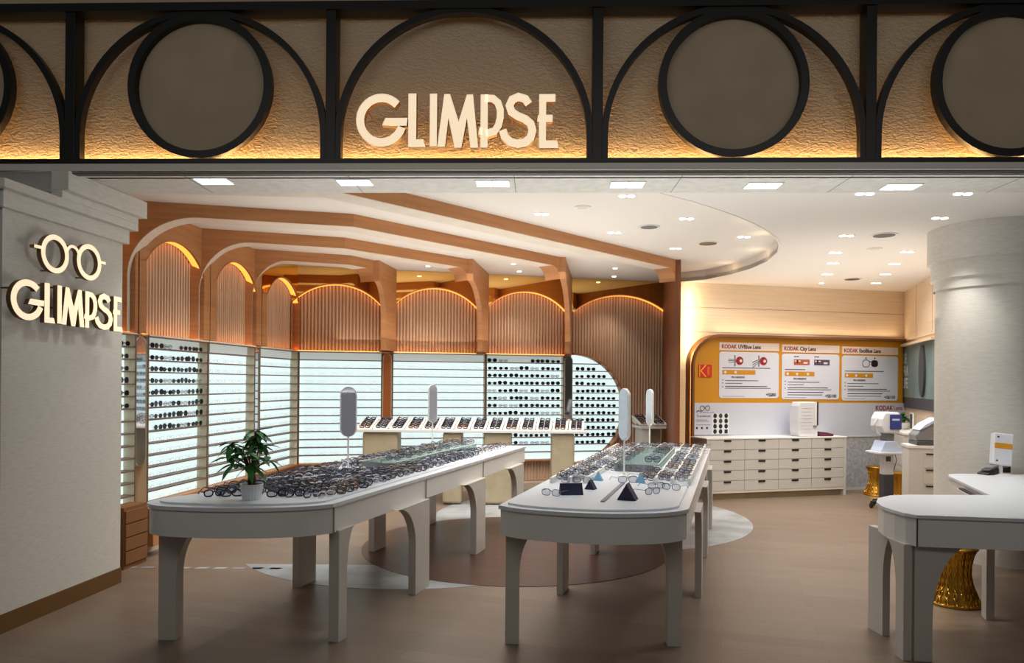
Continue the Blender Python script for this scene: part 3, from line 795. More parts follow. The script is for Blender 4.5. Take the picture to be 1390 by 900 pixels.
# ------------------------------------------------------------------ display tables
TH = 0.857
def leg(parent, x, y, d, w, ra, ra_h, th, m, z1=0.685, org=(0, 0)):
    """panel leg with a quarter arch bracket; d: unit vector along the panel from its plain edge to the arch"""
    d = Vector(d).normalized()
    prof = [(0, 0), (0, z1), (w+ra, z1)] + arc(w+ra, z1-ra_h, ra, 90, 180, 10, ra_h)[1:] + [(w, 0)]
    b = MB(); b.prism(prof, 0, th, 'y')
    b.xf(Matrix.Translation((x-org[0], y-org[1], 0)) @ Matrix.Rotation(math.atan2(d.y, d.x), 4, 'Z'))
    return b.build('leg', m, parent, bevel=0.004)
def display_table(label, outline, seams, pad, org, legs):
    root = thing('display_table', label, 'table', (org[0], org[1], 0))
    o2 = [(x-org[0], y-org[1]) for x, y in outline]
    c = Vector((sum(p[0] for p in o2)/len(o2), sum(p[1] for p in o2)/len(o2)))
    def inset(P, d):
        n = len(P); R = []
        for i in range(n):
            a = (Vector(P[i])-Vector(P[i-1])).normalized(); b_ = (Vector(P[(i+1) % n])-Vector(P[i])).normalized()
            na = Vector((-a.y, a.x)); nb = Vector((-b_.y, b_.x)); m_ = (na+nb).normalized()
            R.append(tuple(Vector(P[i])+m_*(d/max(m_.dot(na), 0.4))))
        return R
    MB().prism(o2, TH-0.022, TH).build('tabletop', M['desk_white'], root)
    MB().prism(inset(o2, 0.012), TH-0.18, TH-0.022).build('apron', M['white'], root)
    MB().prism(inset(o2, pad), TH, TH+0.012).build('display_pad', M['desk_white'], root, bevel=0.002)
    for (x, y) in seams:
        MB().box(x-org[0]-0.002, x-org[0]+0.004, y-org[1]-0.003, y-org[1]+0.003, TH-0.178, TH-0.024).build('seam', M['grey'], root)
    for l in legs: leg(root, *l[:2], *l[2:7], l[7], org=org)
    return root
SK = 0.301
vdir = Vector((SK, 1)).normalized()
lx = lambda y: -2.12+0.288*(y-4.5)
rx = lambda y: -1.073+SK*(y-4.45)
def smooth(P, n=6):
    R = []
    for i in range(len(P)-1):
        p0 = Vector(P[max(i-1, 0)]); p1 = Vector(P[i]); p2 = Vector(P[i+1]); p3 = Vector(P[min(i+2, len(P)-1)])
        for k in range(n):
            u = k/n
            R.append(tuple(0.5*((2*p1)+(p2-p0)*u+(2*p0-5*p1+4*p2-p3)*u*u+(3*p1-p0-3*p2+p3)*u**3)))
    return R+[tuple(P[-1])]
outL = smooth([(lx(4.80)-0.02, 4.80), (-2.185, 4.60), (-2.20, 4.46), (-2.12, 4.36), (-1.98, 4.31), (-1.72, 4.275), (-1.45, 4.29), (-1.22, 4.35), (rx(4.45), 4.45)])
outL = outL + [(rx(8.58), 8.58), (lx(8.62), 8.62)]
_x = [(rx(4.45), 4.45), (rx(8.58), 8.58), (lx(8.62), 8.62), (lx(4.75)-0.02, 4.75), (-2.19, 4.56), (-2.18, 4.45), (-2.10, 4.36)]
nv = (-vdir.x, -vdir.y)
legsL = [(-2.16, 4.52, (1, 0.0), 0.11, 0.16, 0.30, 0.10, M['leg_white']),
         (rx(4.60)-0.02, 4.50, (SK, 1), 0.10, 0.10, 0.3, 0.07, M['leg_white'])]
for y in (5.78, 7.08, 8.36):
    legsL.append((rx(y)-0.02-0.0, y, nv, 0.26, 0.30, 0.30, 0.06, M['leg_white']))
for y in (5.93, 7.15, 8.4):
    legsL.append((lx(y)+0.09, y, nv, 0.24, 0.10, 0.3, 0.06, M['leg_white']))
def fixflip(l):   # panel thickness lies towards the table's middle
    return l
display_table('long white display table on the left, crowded with eyeglasses and carrying the potted plant', outL, [(rx(y)-0.008, y) for y in (4.47, 5.81, 7.14)], 0.07, (-1.6, 4.5), legsL)
lx2 = lambda y: -0.076+SK*(y-4.45)
rx2 = lambda y: 1.055+SK*(y-4.37)
outR = smooth([(lx2(4.45), 4.45), (0.06, 4.33), (0.31, 4.23), (0.56, 4.19), (0.80, 4.215), (0.96, 4.28), (rx2(4.37), 4.37)]) + [ (rx2(8.54), 8.54), (lx2(8.6), 8.6)]
legsR = [(-0.03, 4.50, (1, 0.0), 0.085, 0.11, 0.26, 0.08, M['leg_white']),
         (1.045, 4.56, (-1, 0.0), 0.085, 0.10, 0.26, 0.08, M['leg_white'])]
for y in (5.70, 6.98, 8.3):
    legsR.append((rx2(y)-0.02, y, nv, 0.20, 0.26, 0.30, 0.05, M['leg_white']))
for y in (5.75, 7.05, 8.35):
    legsR.append((lx2(y)+0.09, y, nv, 0.20, 0.1, 0.3, 0.05, M['leg_white']))
tR = display_table('long white display table in the middle with slanted rows of frames and small navy stands', outR, [], 0.06, (0.5, 4.5), legsR)

# --- spectacles laid out on the two tables
spots = []
rnd = random.Random(3)
vang = math.atan2(vdir.y, vdir.x)-PI/2
def on_case_left(a, y): return 0.36 < a < 0.66 and y > 5.95
y = 4.62
while y < 8.45:
    w_ = rx(y)-lx(y); n = int((w_-0.15)/0.100); row = [round(y, 3)]
    for i in range(n):
        a = (0.08+0.100*(i+0.5))/w_; x = lx(y)+a*w_
        if y < 4.8 and (i < 1 or abs(x+1.63) < 0.12): continue
        if abs(y-6.0) < 0.12 and abs(x+1.33) < 0.12: continue
        if on_case_left(a, y): continue
        spots.append(('L', int(round((y-4.62)/0.1))+1, i+1, x+rnd.uniform(-0.012, 0.012), y+rnd.uniform(-0.015, 0.015), TH+0.012, vang+math.radians(58)+rnd.uniform(-0.35, 0.35)))
    y += 0.100
y = 5.40
while y < 8.45:
    for i in range(8):
        x = lx2(y)+0.09+0.125*(i+0.5)+0.011
        if x > rx2(y)-0.08: continue
        a = (x-lx2(y))/(rx2(y)-lx2(y))
        if 0.36 < a < 0.70 and 6.05 < y < 7.9: continue
        if y < 5.9 and (0.3 < a < 0.62): continue
        spots.append(('R', int(round((y-5.40)/0.15))+1, i+1, x, y+rnd.uniform(-0.01, 0.01), TH+0.030, vang+math.radians(-38)+rnd.uniform(-0.15, 0.15)))
    y += 0.15
spots.sort(key=lambda s: s[3]**2+s[4]**2)
KEEP = 270
for k, (tb_, rw, cl_, x, y, z, a) in enumerate(spots[:KEEP]):
    i = rnd.randrange(12)
    me = (OPEN if tb_ == 'L' else FOLD)[i]
    o = bpy.data.objects.new('eyeglasses', me); COL.objects.link(o)
    o.location = (x, y, z); o.rotation_euler = (0, 0, a)
    tn = 'left' if tb_ == 'L' else 'middle'
    tag(o, '%s eyeglasses, %s from the left in the %s row of the %s display table' % (kinds[i], nth(cl_), nth(rw), tn), 'eyeglasses', 'eyeglasses laid out on the %s display table' % tn)
rest = MB()
for tb_, rw, cl_, x, y, z, a in spots[KEEP:]:
    s = len(rest.v); rest.mat(rnd.choice((0, 0, 1, 2, 3)))
    for q in (-1, 1):
        rest.tube([(xx, 0, zz+0.022) for xx, zz in rim(q*0.034, 0.028, 0.02, 8)], 0.0026, 3, closed=True)
        rest.tube([(q*0.064, 0, 0.03), (q*0.06, 0.12, 0.018)], 0.0024, 3)
    rest.tube([(-0.008, 0, 0.03), (0.008, 0, 0.03)], 0.002, 3)
    rest.xf(Matrix.Translation((x, y, z)) @ Matrix.Rotation(a, 4, 'Z'), s)
rest.cur = 0
tag(stuff(rest.build('eyeglasses_rows', [FR['black'], FR['navy'], FR['brown'], FR['silver']])), 'mixed small eyeglasses filling the far ends of the two long display tables', 'eyeglasses')
# acrylic rails between the rows on the middle table
rt = thing('display_riser', 'white ridged riser with rails holding the slanted rows of frames on the middle table', 'riser', (0.5, 5.3, TH+0.012))
for i in range(9):
    b = MB(); yy0, yy1 = 5.35, 8.45
    for (a0, a1) in (((yy0, yy1),) if not 3 <= i <= 5 else ((7.95, yy1),)):
        x0 = lx2(a0)+0.085+0.125*i-0.5; x1 = lx2(a1)+0.085+0.125*i-0.5
        if x0+0.5 > rx2(a0)-0.03: continue
        b.add([(x0, a0-5.3, 0), (x0+0.022, a0-5.3, 0), (x0+0.022, a0-5.3, 0.042), (x0, a0-5.3, 0.042), (x1, a1-5.3, 0), (x1+0.022, a1-5.3, 0), (x1+0.022, a1-5.3, 0.042), (x1, a1-5.3, 0.042)],
              [(0, 1, 2, 3), (7, 6, 5, 4), (0, 4, 5, 1), (1, 5, 6, 2), (2, 6, 7, 3), (3, 7, 4, 0)])
        b.build('rail', M['white'], rt)
# --- glass cases
def glass_case(label, x0, y0, wd, ln, h):
    root = thing('glass_case', label, 'case', (x0, y0, TH+0.012), math.degrees(vang))
    MB().box(0, wd, 0, 0.008, 0, h).build('front_panel', M['grey'], root)
    MB().box(0, 0.006, 0.008, ln, 0, h).build('pane', M['glass'], root)
    MB().box(wd-0.006, wd, 0.008, ln, 0, h).build('pane', M['glass'], root)
    MB().box(0, wd, ln-0.006, ln, 0, h).build('pane', M['glass'], root)
    MB().box(0, wd, 0, ln, h, h+0.006).build('lid_pane', M['glass'], root)
    for s in (0, wd-0.008): MB().box(s, s+0.008, 0, ln, h+0.006, h+0.012).build('edge_trim', M['trimgrey'], root)
    return root
def in_case(x0, y0, wd, ln, where, z, nrow, ncol, seed):
    r = random.Random(seed)
    for i in range(nrow):
        for j in range(ncol):
            p = Matrix.Rotation(vang, 3, 'Z') @ Vector((0.06+j*(wd-0.12)/max(ncol-1, 1), 0.10+i*(ln-0.2)/(nrow-1), 0))
            k = r.choice((3, 2, 0, 7, 6)); o = bpy.data.objects.new('eyeglasses', FOLD[k]); COL.objects.link(o)
            o.location = (x0+p.x, y0+p.y, z); o.rotation_euler = (0, 0, vang+r.uniform(-0.3, 0.3))
            tag(o, '%s folded eyeglasses, %s pair from the near end, %s, %s' % (kinds[k], nth(i+1), 'left' if j == 0 else 'right', where), 'eyeglasses', 'eyeglasses '+where)
glass_case('low greenish glass case in the middle of the left display table', -1.24, 6.10, 0.30, 2.0, 0.06)
in_case(-1.24, 6.10, 0.30, 2.0, 'on the left glass case', TH+0.086, 9, 2, 5)
glass_case('low glass case with a grey front on the middle display table', 0.86, 6.12, 0.36, 1.7, 0.06)
in_case(0.86, 6.12, 0.36, 1.7, 'on the middle glass case', TH+0.086, 6, 2, 6)

# --- mirrors on stands
def table_mirror(label, x, y, z0, z1, ztop, wd, deg):
    root = thing('table_mirror', label, 'mirror', (x, y, z0), deg)
    MB().lathe([(0.055, 0), (0.055, 0.006), (0.012, 0.014), (0.008, 0.03)], 20).build('base', M['white'], root, smooth=True)
    MB().tube([(0, 0, 0.01), (0, 0, z1-z0+0.03)], 0.0075, 10).build('pole', M['white'], root)
    hw = wd/2; a, c = z1-z0, ztop-z0
    out = arc(0, c-hw, hw, 0, 180, 12)+arc(0, a+hw, hw, 180, 360, 12)
    MB().prism(out, -0.012, 0.012, 'y').build('mirror_frame', M['white'], root, bevel=0.003)
    MB().prism([(xx*0.84, a+(zz-a)*0.985+0.004) for xx, zz in out], -0.0135, -0.012, 'y').build('mirror_glass', M['mirror_small'], root)
    return root
table_mirror('pill-shaped white table mirror on a pole, on the near part of the left table', -1.33, 6.0, TH+0.012, 1.146, 1.555, 0.135, 12)
table_mirror('pill-shaped table mirror showing brown slats, on the far part of the left table', -0.83, 7.72, TH+0.012, 1.17, 1.57, 0.10, 30)
table_mirror('pill-shaped white table mirror seen nearly edge on, on the near part of the middle table', 0.885, 5.78, TH+0.012, 1.15, 1.56, 0.14, -66)
table_mirror('thin white table mirror seen edge on, at the far part of the middle table', 1.50, 8.0, TH+0.012, 1.14, 1.54, 0.14, -72)

# --- small leather stands, acrylic stands and single frames on the middle table
def prism_stand(name, label, px, py, m, L, s, deg, cat='stand'):
    p = at_z(px, py, TH+0.012)
    root = thing(name, label, cat, (p.x, p.y, TH+0.012), deg)
    MB().prism([(-s/2, 0), (s/2, 0), (0, s*0.86)], -L/2, L/2, 'x').build('body', m, root, bevel=0.003)
    MB().box(-L/2-0.001, L/2+0.001, -0.002, 0.002, s*0.86-0.004, s*0.86).build('seam', M['darkgrey'], root)
    return root
prism_stand('leather_stand', 'wide navy leather stand on the near left of the middle table', 775, 671, M['navy'], 0.15, 0.085, 8)
prism_stand('leather_stand', 'small navy triangular leather stand beside the left pale blue stand', 802, 664, M['navy'], 0.06, 0.075, 62)
prism_stand('leather_stand', 'tall navy triangular leather stand nearest the table mirror pole', 852, 678, M['navy'], 0.10, 0.12, 70)
prism_stand('acrylic_stand', 'pale blue triangular stand left of the near table mirror', 812, 652, M['sky'], 0.05, 0.075, 75)
prism_stand('acrylic_stand', 'pale blue triangular stand right of the near table mirror', 869, 655, M['sky'], 0.05, 0.075, 75)
def single(px, py, k, deg, label, z=0.0, roll=0.0):
    p = at_z(px, py, TH+0.012)
    root = thing('eyeglasses', label, 'eyeglasses', (p.x, p.y, TH+0.014+z), deg)
    root.rotation_euler = (roll, 0, math.radians(deg))
    root.scale = (1.05, 1.05, 1.05)
    fm = FR[k]; zc = 0.023
    b = MB()
    for s in (-1, 1): b.tube([(x, 0, zz+zc) for x, zz in rim(s*0.034, 0.028, 0.02, 16)], 0.002, 5, closed=True)
    b.tube([(-0.008, 0, zc+0.006), (0, -0.002, zc+0.009), (0.008, 0, zc+0.006)], 0.002, 5)
    b.build('frame', fm, root)
    for s in (-1, 1):
        MB().add([(x, 0, zz+zc) for x, zz in rim(s*0.034, 0.027, 0.019, 16)], [tuple(range(16))]).build('lens', M['lens'], root)
        MB().tube([(s*0.064, 0, zc+0.008), (s*0.067, 0.02, zc+0.009), (s*0.066, 0.095, zc+0.006), (s*0.062, 0.135, zc-0.018)], 0.0018, 5).build('temple', fm, root)
single(748, 674, 'grey', -30, 'thin wire eyeglasses at the near left corner of the middle table')
single(775, 671, 'silver', 10, 'silver rimmed eyeglasses perched on the wide navy stand', z=0.071)
single(886, 672, 'black', 35, 'thin black eyeglasses right of the tall navy stand')
single(891, 664, 'grey', 20, 'thin grey eyeglasses behind the black pair right of the navy stand')
single(911, 666, 'black', -35, 'thin black eyeglasses alone near the right edge of the middle table')
single(852, 678, 'silver', 15, 'silver eyeglasses resting over the tall navy stand', z=0.101)
single(876, 650, 'brown', 30, 'brown eyeglasses beside the right pale blue stand')
single(897, 652, 'black', 25, 'black eyeglasses beyond the right pale blue stand')
single(918, 654, 'brown', -20, 'brown eyeglasses near the right edge of the middle table')
single(790, 656, 'black', -15, 'black eyeglasses left of the left pale blue stand')
single(775, 651, 'grey', 25, 'grey eyeglasses at the left edge behind the wide navy stand')
o = MB().box(-0.012, 0.012, -0.55, 0.55, 0, 0.008).build('divider_rail', M['grey']); tag(o, 'grey divider rail lying lengthwise on the near end of the middle table', 'rail')
p = at_z(833, 668, TH+0.012); o.location = p; o.rotation_euler = (0, 0, vang); o.scale = (1, 0.8, 1)

# --- potted plant on the left table
p = at_z(340, 681, TH); px_, py_ = p.x, p.y+0.02
pr = thing('potted_plant', 'potted money tree with dark glossy leaves in a ribbed white pot on the left table', 'plant', (px_, py_, TH))
b = MB(); n = 40
prof = [(0.050, 0), (0.053, 0.004), (0.066, 0.100), (0.070, 0.102), (0.070, 0.108), (0.062, 0.108), (0.058, 0.09)]
vs = []
for r, z in prof:
    for k in range(n): 
        rr = r*(1+(0.03 if k % 2 else 0)) if 0.003 < z < 0.101 and r > 0.05 else r
        vs.append((rr*math.cos(2*PI*k/n), rr*math.sin(2*PI*k/n), z))
b.add(vs, [(i*n+k, i*n+(k+1) % n, (i+1)*n+(k+1) % n, (i+1)*n+k) for i in range(len(prof)-1) for k in range(n)]+[tuple(range(n))])
b.build('pot', M['pot'], pr)
MB().lathe([(0.0585, 0.085), (0.0585, 0.095)], 24).build('soil', M['soil'], pr)
tk = MB()
tk.tube([(0, 0, 0.09), (0.0, 0.0, 0.14), (-0.005, 0, 0.19)], [0.026, 0.024, 0.020], 10)
rnd = random.Random(11)
tips = []
for k in range(13):
    a = 2*PI*k*0.382+rnd.uniform(-0.3, 0.3); R = 0.03+0.155*((k*5) % 13)/12; h = rnd.uniform(0.23, 0.37)+0.05*(1-R/0.15)
    tip = Vector((R*math.cos(a), R*math.sin(a)*0.8, h)); tips.append(tip)
    tk.tube([(0.006*math.cos(a), 0.006*math.sin(a), 0.16), (tip.x*0.45, tip.y*0.45, 0.16+(h-0.16)*0.6), tuple(tip)], [0.011, 0.005, 0.003], 6)
tips.append(Vector((0.02, 0, 0.43))); tk.tube([(0, 0, 0.18), (0.01, 0, 0.3), (0.02, 0, 0.43)], [0.012, 0.007, 0.003], 6)
tk.build('trunk', M['trunk'], pr, smooth=True)
def leaf_mesh(L, W, droop):
    b = MB(); n = 5; rows = []
    for i in range(n+1):
        u = i/n; w = W*math.sin(PI*min(1, (u*0.93+0.05)))**0.8; x = L*u; z = -droop*L*u*u
        rows.append([(x, -w, z+w*0.25), (x, 0, z), (x, w, z+w*0.25)])
    vs = [q for r in rows for q in r]; fs = []
    for i in range(n):
        for j in range(2): fs.append((i*3+j, i*3+j+1, i*3+j+4, i*3+j+3))
    return b.add(vs, fs)
LM = [leaf_mesh(L, 0.019, d).mesh('leaf', M['leaf']) for L, d in ((0.105, 0.2), (0.12, 0.4), (0.09, 0.1), (0.115, 0.6))]
for me in LM:
    me.polygons.foreach_set('use_smooth', [True]*len(me.polygons))
for tip in tips:
    base = math.atan2(tip.y, tip.x); nl = 7
    for k in range(nl):
        o = bpy.data.objects.new('leaf', LM[rnd.randrange(4)]); COL.objects.link(o); o.parent = pr
        o.location = tip
        o.rotation_euler = (rnd.uniform(-0.3, 0.3), rnd.uniform(-0.35, 0.35), base+(k-(nl-1)/2)*0.85+rnd.uniform(-0.2, 0.2))
        s = rnd.uniform(0.85, 1.15); o.scale = (s, s, s)

# ------------------------------------------------------------------ back counter with trays
bc = thing('display_counter', 'long narrow high counter on panel legs in front of the back shelves', 'counter', (-0.45, 9.75, 0))
BZ = 0.975
x0, x1 = at_y(483, 580, 9.55).x+0.45, at_y(797, 583, 9.55).x+0.45
MB().box(x0, x1, -0.2, 0.22, BZ-0.035, BZ).build('countertop', M['white'], bc, bevel=0.004)
for pa, pb_ in ((492, 540), (601, 627), (657, 695), (749, 780)):
    a, c = at_y(pa, 600, 9.6).x+0.45, at_y(pb_, 600, 9.6).x+0.45
    MB().box(a, c, -0.16, 0.16, 0.012, BZ-0.035).build('leg', M['tan'], bc, bevel=0.03)
NT = 14
rnd = random.Random(5)
me_t = MB().box(-0.095, 0.095, -0.17, 0.17, 0, 0.012).box(-0.10, -0.093, -0.18, 0.18, 0, 0.028).box(0.093, 0.10, -0.18, 0.18, 0, 0.028).mesh('tray', M['white'])
gm = []
for s_ in range(3):
    g = MB()
    for r in range(6):
        for c_ in range(1):
            s = len(g.v); g.mat(rnd.choice((0, 1, 2, 3)))
            for q in (-1, 1): g.tube([(xx, 0, zz+0.022) for xx, zz in rim(q*0.036, 0.03, 0.02, 8)], 0.0075, 3, closed=True)
            for q in (-1, 1): g.tube([(q*0.064, 0, 0.03), (q*0.055, 0.075, 0.02)], 0.006, 3)
            g.xf(Matrix.Translation((0, -0.14+r*0.055, 0.012)), s)
    g.cur = 0
    gm.append(g.mesh('eyeglasses_rows', [FR['black'], FR['navy'], FR['brown'], FR['grey']]))
for k in range(NT):
    x = -0.45+x0+0.12+(x1-x0-0.24)*k/(NT-1)
    o = bpy.data.objects.new('display_tray', me_t); COL.objects.link(o)
    o.location = (x, 9.75, BZ+0.05); o.rotation_euler = (math.radians(19), 0, -0.12)
    tag(o, 'white slanted tray of frames, %s from the left on the high back counter' % nth(k+1), 'tray', 'slanted trays on the high back counter')
    f = bpy.data.objects.new('eyeglasses_rows', gm[k % 3]); COL.objects.link(f); f.parent = o; stuff(f)
    MB().box(-0.09, 0.09, -0.005, 0.16, -0.045, 0.0).build('prop', M['white'], o)
# its shorter companion near the full height post
sc_ = thing('display_counter', 'short high white counter half hidden by the full height wooden post', 'counter', (2.05, 11.0, 0), 8)
MB().box(-0.20, 0.20, -0.2, 0.2, BZ-0.04, BZ).build('countertop', M['white'], sc_, bevel=0.004)
MB().box(-0.16, -0.04, -0.16, 0.16, 0.0, BZ-0.04).build('leg', M['white'], sc_)
MB().box(-0.04, 0.18, 0.0, 0.16, 0.0, BZ-0.04).build('leg', M['tan'], sc_)
for k, x in enumerate((1.94, 2.15)):
    o = bpy.data.objects.new('display_tray', me_t); COL.objects.link(o)
    o.location = (x, 10.97, BZ+0.06); o.rotation_euler = (math.radians(18), 0, 0.2)
    tag(o, 'white slanted tray of frames on the short counter, %s one' % ('left' if k == 0 else 'right'), 'tray')
    f = bpy.data.objects.new('eyeglasses_rows', gm[k]); COL.objects.link(f); f.parent = o; stuff(f)
    MB().box(-0.09, 0.09, -0.005, 0.16, -0.055, 0.0).build('prop', M['white'], o)

# ------------------------------------------------------------------ board with posters behind the service counter
def mwc(px, py, d): return WC.hit(px, py, d)
BD = 0.14
tL = mwc(940, 500, BD)[0]; tR_ = mwc(1226, 463, BD)[0]; zT = mwc(1100, 460.5, BD)[1]
zO = mwc(1080, 547, BD)[1]; zS = mwc(1080, 594, BD)[1]
bd = thing('promotion_board', 'ochre board with rounded upper left corner and pale splash panel behind the drawer cabinet', 'board', (WC.o.x, WC.o.y, 0), WC.deg)
rr = 0.42
prof = [(tL, zO), (tR_, zO), (tR_, zT)] + arc(tL+rr, zT-rr, rr, 90, 180, 16)
MB().prism(prof, -BD, -0.005, 'y').build('ochre_panel', M['ochre'], bd)
outl = [(tL, 0.0), (tL, zT-rr)] + arc(tL+rr, zT-rr, rr, 180, 90, 16) + [(tR_, zT)]
outo = [(tL-0.035, 0.0), (tL-0.035, zT-rr)] + arc(tL+rr, zT-rr, rr+0.035, 180, 90, 16) + [(tR_, zT+0.035)]
MB().band(outl, outo, -BD-0.07, 0).build('board_frame', M['ochre_dark'], bd)
tE = mwc(1232, 560, BD)[0]
MB().box(tL, tE, -BD-0.004, -0.005, zS, zO).build('splash_panel', M['lilac'], bd)
MB().box(tL, tE, -BD-0.012, -BD-0.004, zS, zS+0.018).build('splash_trim', M['trimgrey'], bd)
MB().box(tL, tE, -BD-0.002, -0.005, 0.0, zS).build('speckled_panel', M['speckle'], bd)
MB().box(tL, tE, -BD-0.01, -BD-0.002, 0.0, 0.03).build('skirting', M['trimgrey'], bd)
area_light('board_cove_light', WC.w((tL+rr+tR_)/2, 0.07, zT+0.05), (PI+0.35, 0, WC.th), tR_-tL-rr, 0.03, 6, (1.0, 0.72, 0.42))
def on_wc(t, z, d): 
    q = WC.w(t, d, z); return (q.x, q.y, q.z)
RX = (PI/2, 0, 0)
def bar(parent, x0, x1, z0, z1, m, y=-0.0065, name='print'):
    return MB().box(x0, x1, y-0.0006, y, z0, z1).build(name, m, parent)
def poster(px0, px1, title, price, label, kind):
    a, _ = mwc(px0, 500, BD); c, _ = mwc(px1, 500, BD)
    ztop = mwc((px0+px1)/2, 465.5+(px0-976)*0.034, BD)[1]; zt2 = ztop-0.115; zt3 = zt2-0.022
    zb = mwc((px0+px1)/2, 540.5+(px0-976)*0.02, BD)[1]; W = c-a
    root = thing('lens_poster', label, 'poster', on_wc(a, 0, BD), WC.deg)
    MB().box(0, W, -0.006, 0, zt2, ztop).build('title_strip', M['peach'], root)
    r = 0.045
    sh = arc(W-r, zt3-r, r, 0, 90, 5)+arc(r, zt3-r, r, 90, 180, 5)+arc(r, zb+r, r, 180, 270, 5)+arc(W-r, zb+r, r, 270, 360, 5)
    MB().prism(sh, -0.006, 0, 'y').build('poster_sheet', M['paper'], root, bevel=0.001)
    text('KODAK', 0.080, M['ink_red'], root, (0.035, -0.0068, zt2+0.029), RX, bold=0.0022, squeeze=0.86)
    text(title, 0.080, M['ink'], root, (0.305, -0.0068, zt2+0.029), RX, bold=0.0022, squeeze=0.90)
    H = zt3-zb
    def Z(f): return zt3-H*f
    if kind == 0:
        for q, cx in enumerate((0.30*W, 0.70*W)):
            o = MB().prism([(cx+0.035+0.062*math.cos(2*PI*k/20), Z(0.19)+0.062*math.sin(2*PI*k/20)) for k in range(20)], -0.0072, -0.006, 'y').build('eye_diagram', M['ink_red'], root)
            MB().prism([(cx+0.055+0.022*math.cos(2*PI*k/14), Z(0.19)+0.022*math.sin(2*PI*k/14)) for k in range(14)], -0.0078, -0.0072, 'y').build('print', M['paper'], o)
            MB().prism([(cx-0.055, Z(0.07)), (cx-0.035, Z(0.07)), (cx-0.028, Z(0.19)), (cx-0.035, Z(0.31)), (cx-0.055, Z(0.31)), (cx-0.045, Z(0.19))], -0.0072, -0.006, 'y').build('print', M['ink_grey'], root)
            for dz in (-0.02, 0.0, 0.02):
                if q == 0: bar(root, cx-0.15, cx-0.045, Z(0.19)+dz-0.005, Z(0.19)+dz+0.005, M['ink_grey'])
                else: MB().prism([(cx-0.15, Z(0.19)-0.07+dz*2), (cx-0.15, Z(0.19)-0.055+dz*2), (cx-0.045, Z(0.19)+dz+0.006), (cx-0.045, Z(0.19)+dz-0.006)], -0.0072, -0.006, 'y').build('print', M['ink_grey'], root)
    elif kind == 1:
        for cx, m1, m2 in ((0.34*W, M['orangeprint'], M['paper']), (0.69*W, M['purple'], M['paper'])):
            o = bar(root, cx-0.135, cx+0.135, Z(0.245), Z(0.12), m1, name='photo_strip')
            bar(o, cx-0.12, cx-0.02, Z(0.17), Z(0.145), M['peach'], y=-0.0072); bar(o, cx+0.03, cx+0.10, Z(0.215), Z(0.175), m2, y=-0.0072)
            bar(o, cx-0.09, cx-0.06, Z(0.20), Z(0.13), M['ink'], y=-0.0074)
            bar(root, cx-0.13, cx-0.11, Z(0.075), Z(0.045), M['ink']); bar(root, cx-0.10, cx-0.05, Z(0.07), Z(0.05), M['ink'])
    else:
        cx = 0.5*W
        for s, m in ((-1, 0), (1, 1)):
            pts = [(cx+s*0.078+x, Z(0.17)+z) for x, z in rim(0, 0.062, 0.055, 18)]
            if m: MB().prism(pts, -0.0072, -0.006, 'y').build('print', M['ink'], root)
            else: MB().tube([(x, -0.0068, z) for x, z in pts], 0.005, 4, closed=True).build('print', M['ink'], root)
            bar(root, cx+s*0.078-0.01, cx+s*0.078+0.012, Z(0.065), Z(0.035), M['ink'])
        bar(root, cx-0.02, cx+0.02, Z(0.14), Z(0.12), M['ink'])
    bar(root, 0.05*W, (0.85, 0.40, 0.74)[kind]*W, Z(0.355), Z(0.335), M['ink_grey'])
    o = bar(root, 0.05*W, (0.60, 0.56, 0.55)[kind]*W, Z(0.49), Z(0.39), M['ochre'], name='icon_strip')
    for f in ((0.10, 0.27), (0.10, 0.26, 0.45), (0.09, 0.25, 0.43))[kind]:
        MB().prism([(f*W+0.02*math.cos(2*PI*k/12), Z(0.44)+0.02*math.sin(2*PI*k/12)) for k in range(12)], -0.0078, -0.0072, 'y').build('icon', M['paper'], o)
    text('PROGRESSIVE', 0.036, M['ink'], root, (0.2*W, -0.0068, Z(0.565)), RX, bold=0.001)
    for f, w_, m in ((0.62, 0.55, 'ink_grey'), (0.68, 0.28, 'ink_grey'), (0.745, 0.70, 'ink'), (0.785, 0.76, 'ink_grey'), (0.845, 0.62, 'ink'), (0.90, 0.60, 'ink_grey')):
        if kind == 0 and f > 0.8: continue
        bar(root, 0.10*W, (0.10+w_)*W, Z(f+0.008), Z(f-0.008), M[m])
    for f in (0.60, 0.67, 0.75): bar(root, 0.05*W, 0.065*W, Z(f+0.018), Z(f-0.008), M['ink_grey'])
    bar(root, 0.05*W, 0.42*W, Z(0.965), Z(0.957), M['ink_grey'])
    text(price, 0.065, M['ink'], root, (0.95*W, -0.0068, Z(0.955)), RX, bold=0.0016, align='RIGHT')
poster(976, 1057, 'UVBlue Lens', '+S$80', 'poster with two red eyeball diagrams, left of the three on the ochre board', 0)
poster(1061, 1139, 'City Lens', '+S$100', 'poster with two small photo strips, middle of the three on the ochre board', 1)
poster(1142.5, 1218.5, 'ExoBlue Lens', '+S$150', 'poster with half dark spectacles, right of the three on the ochre board', 2)
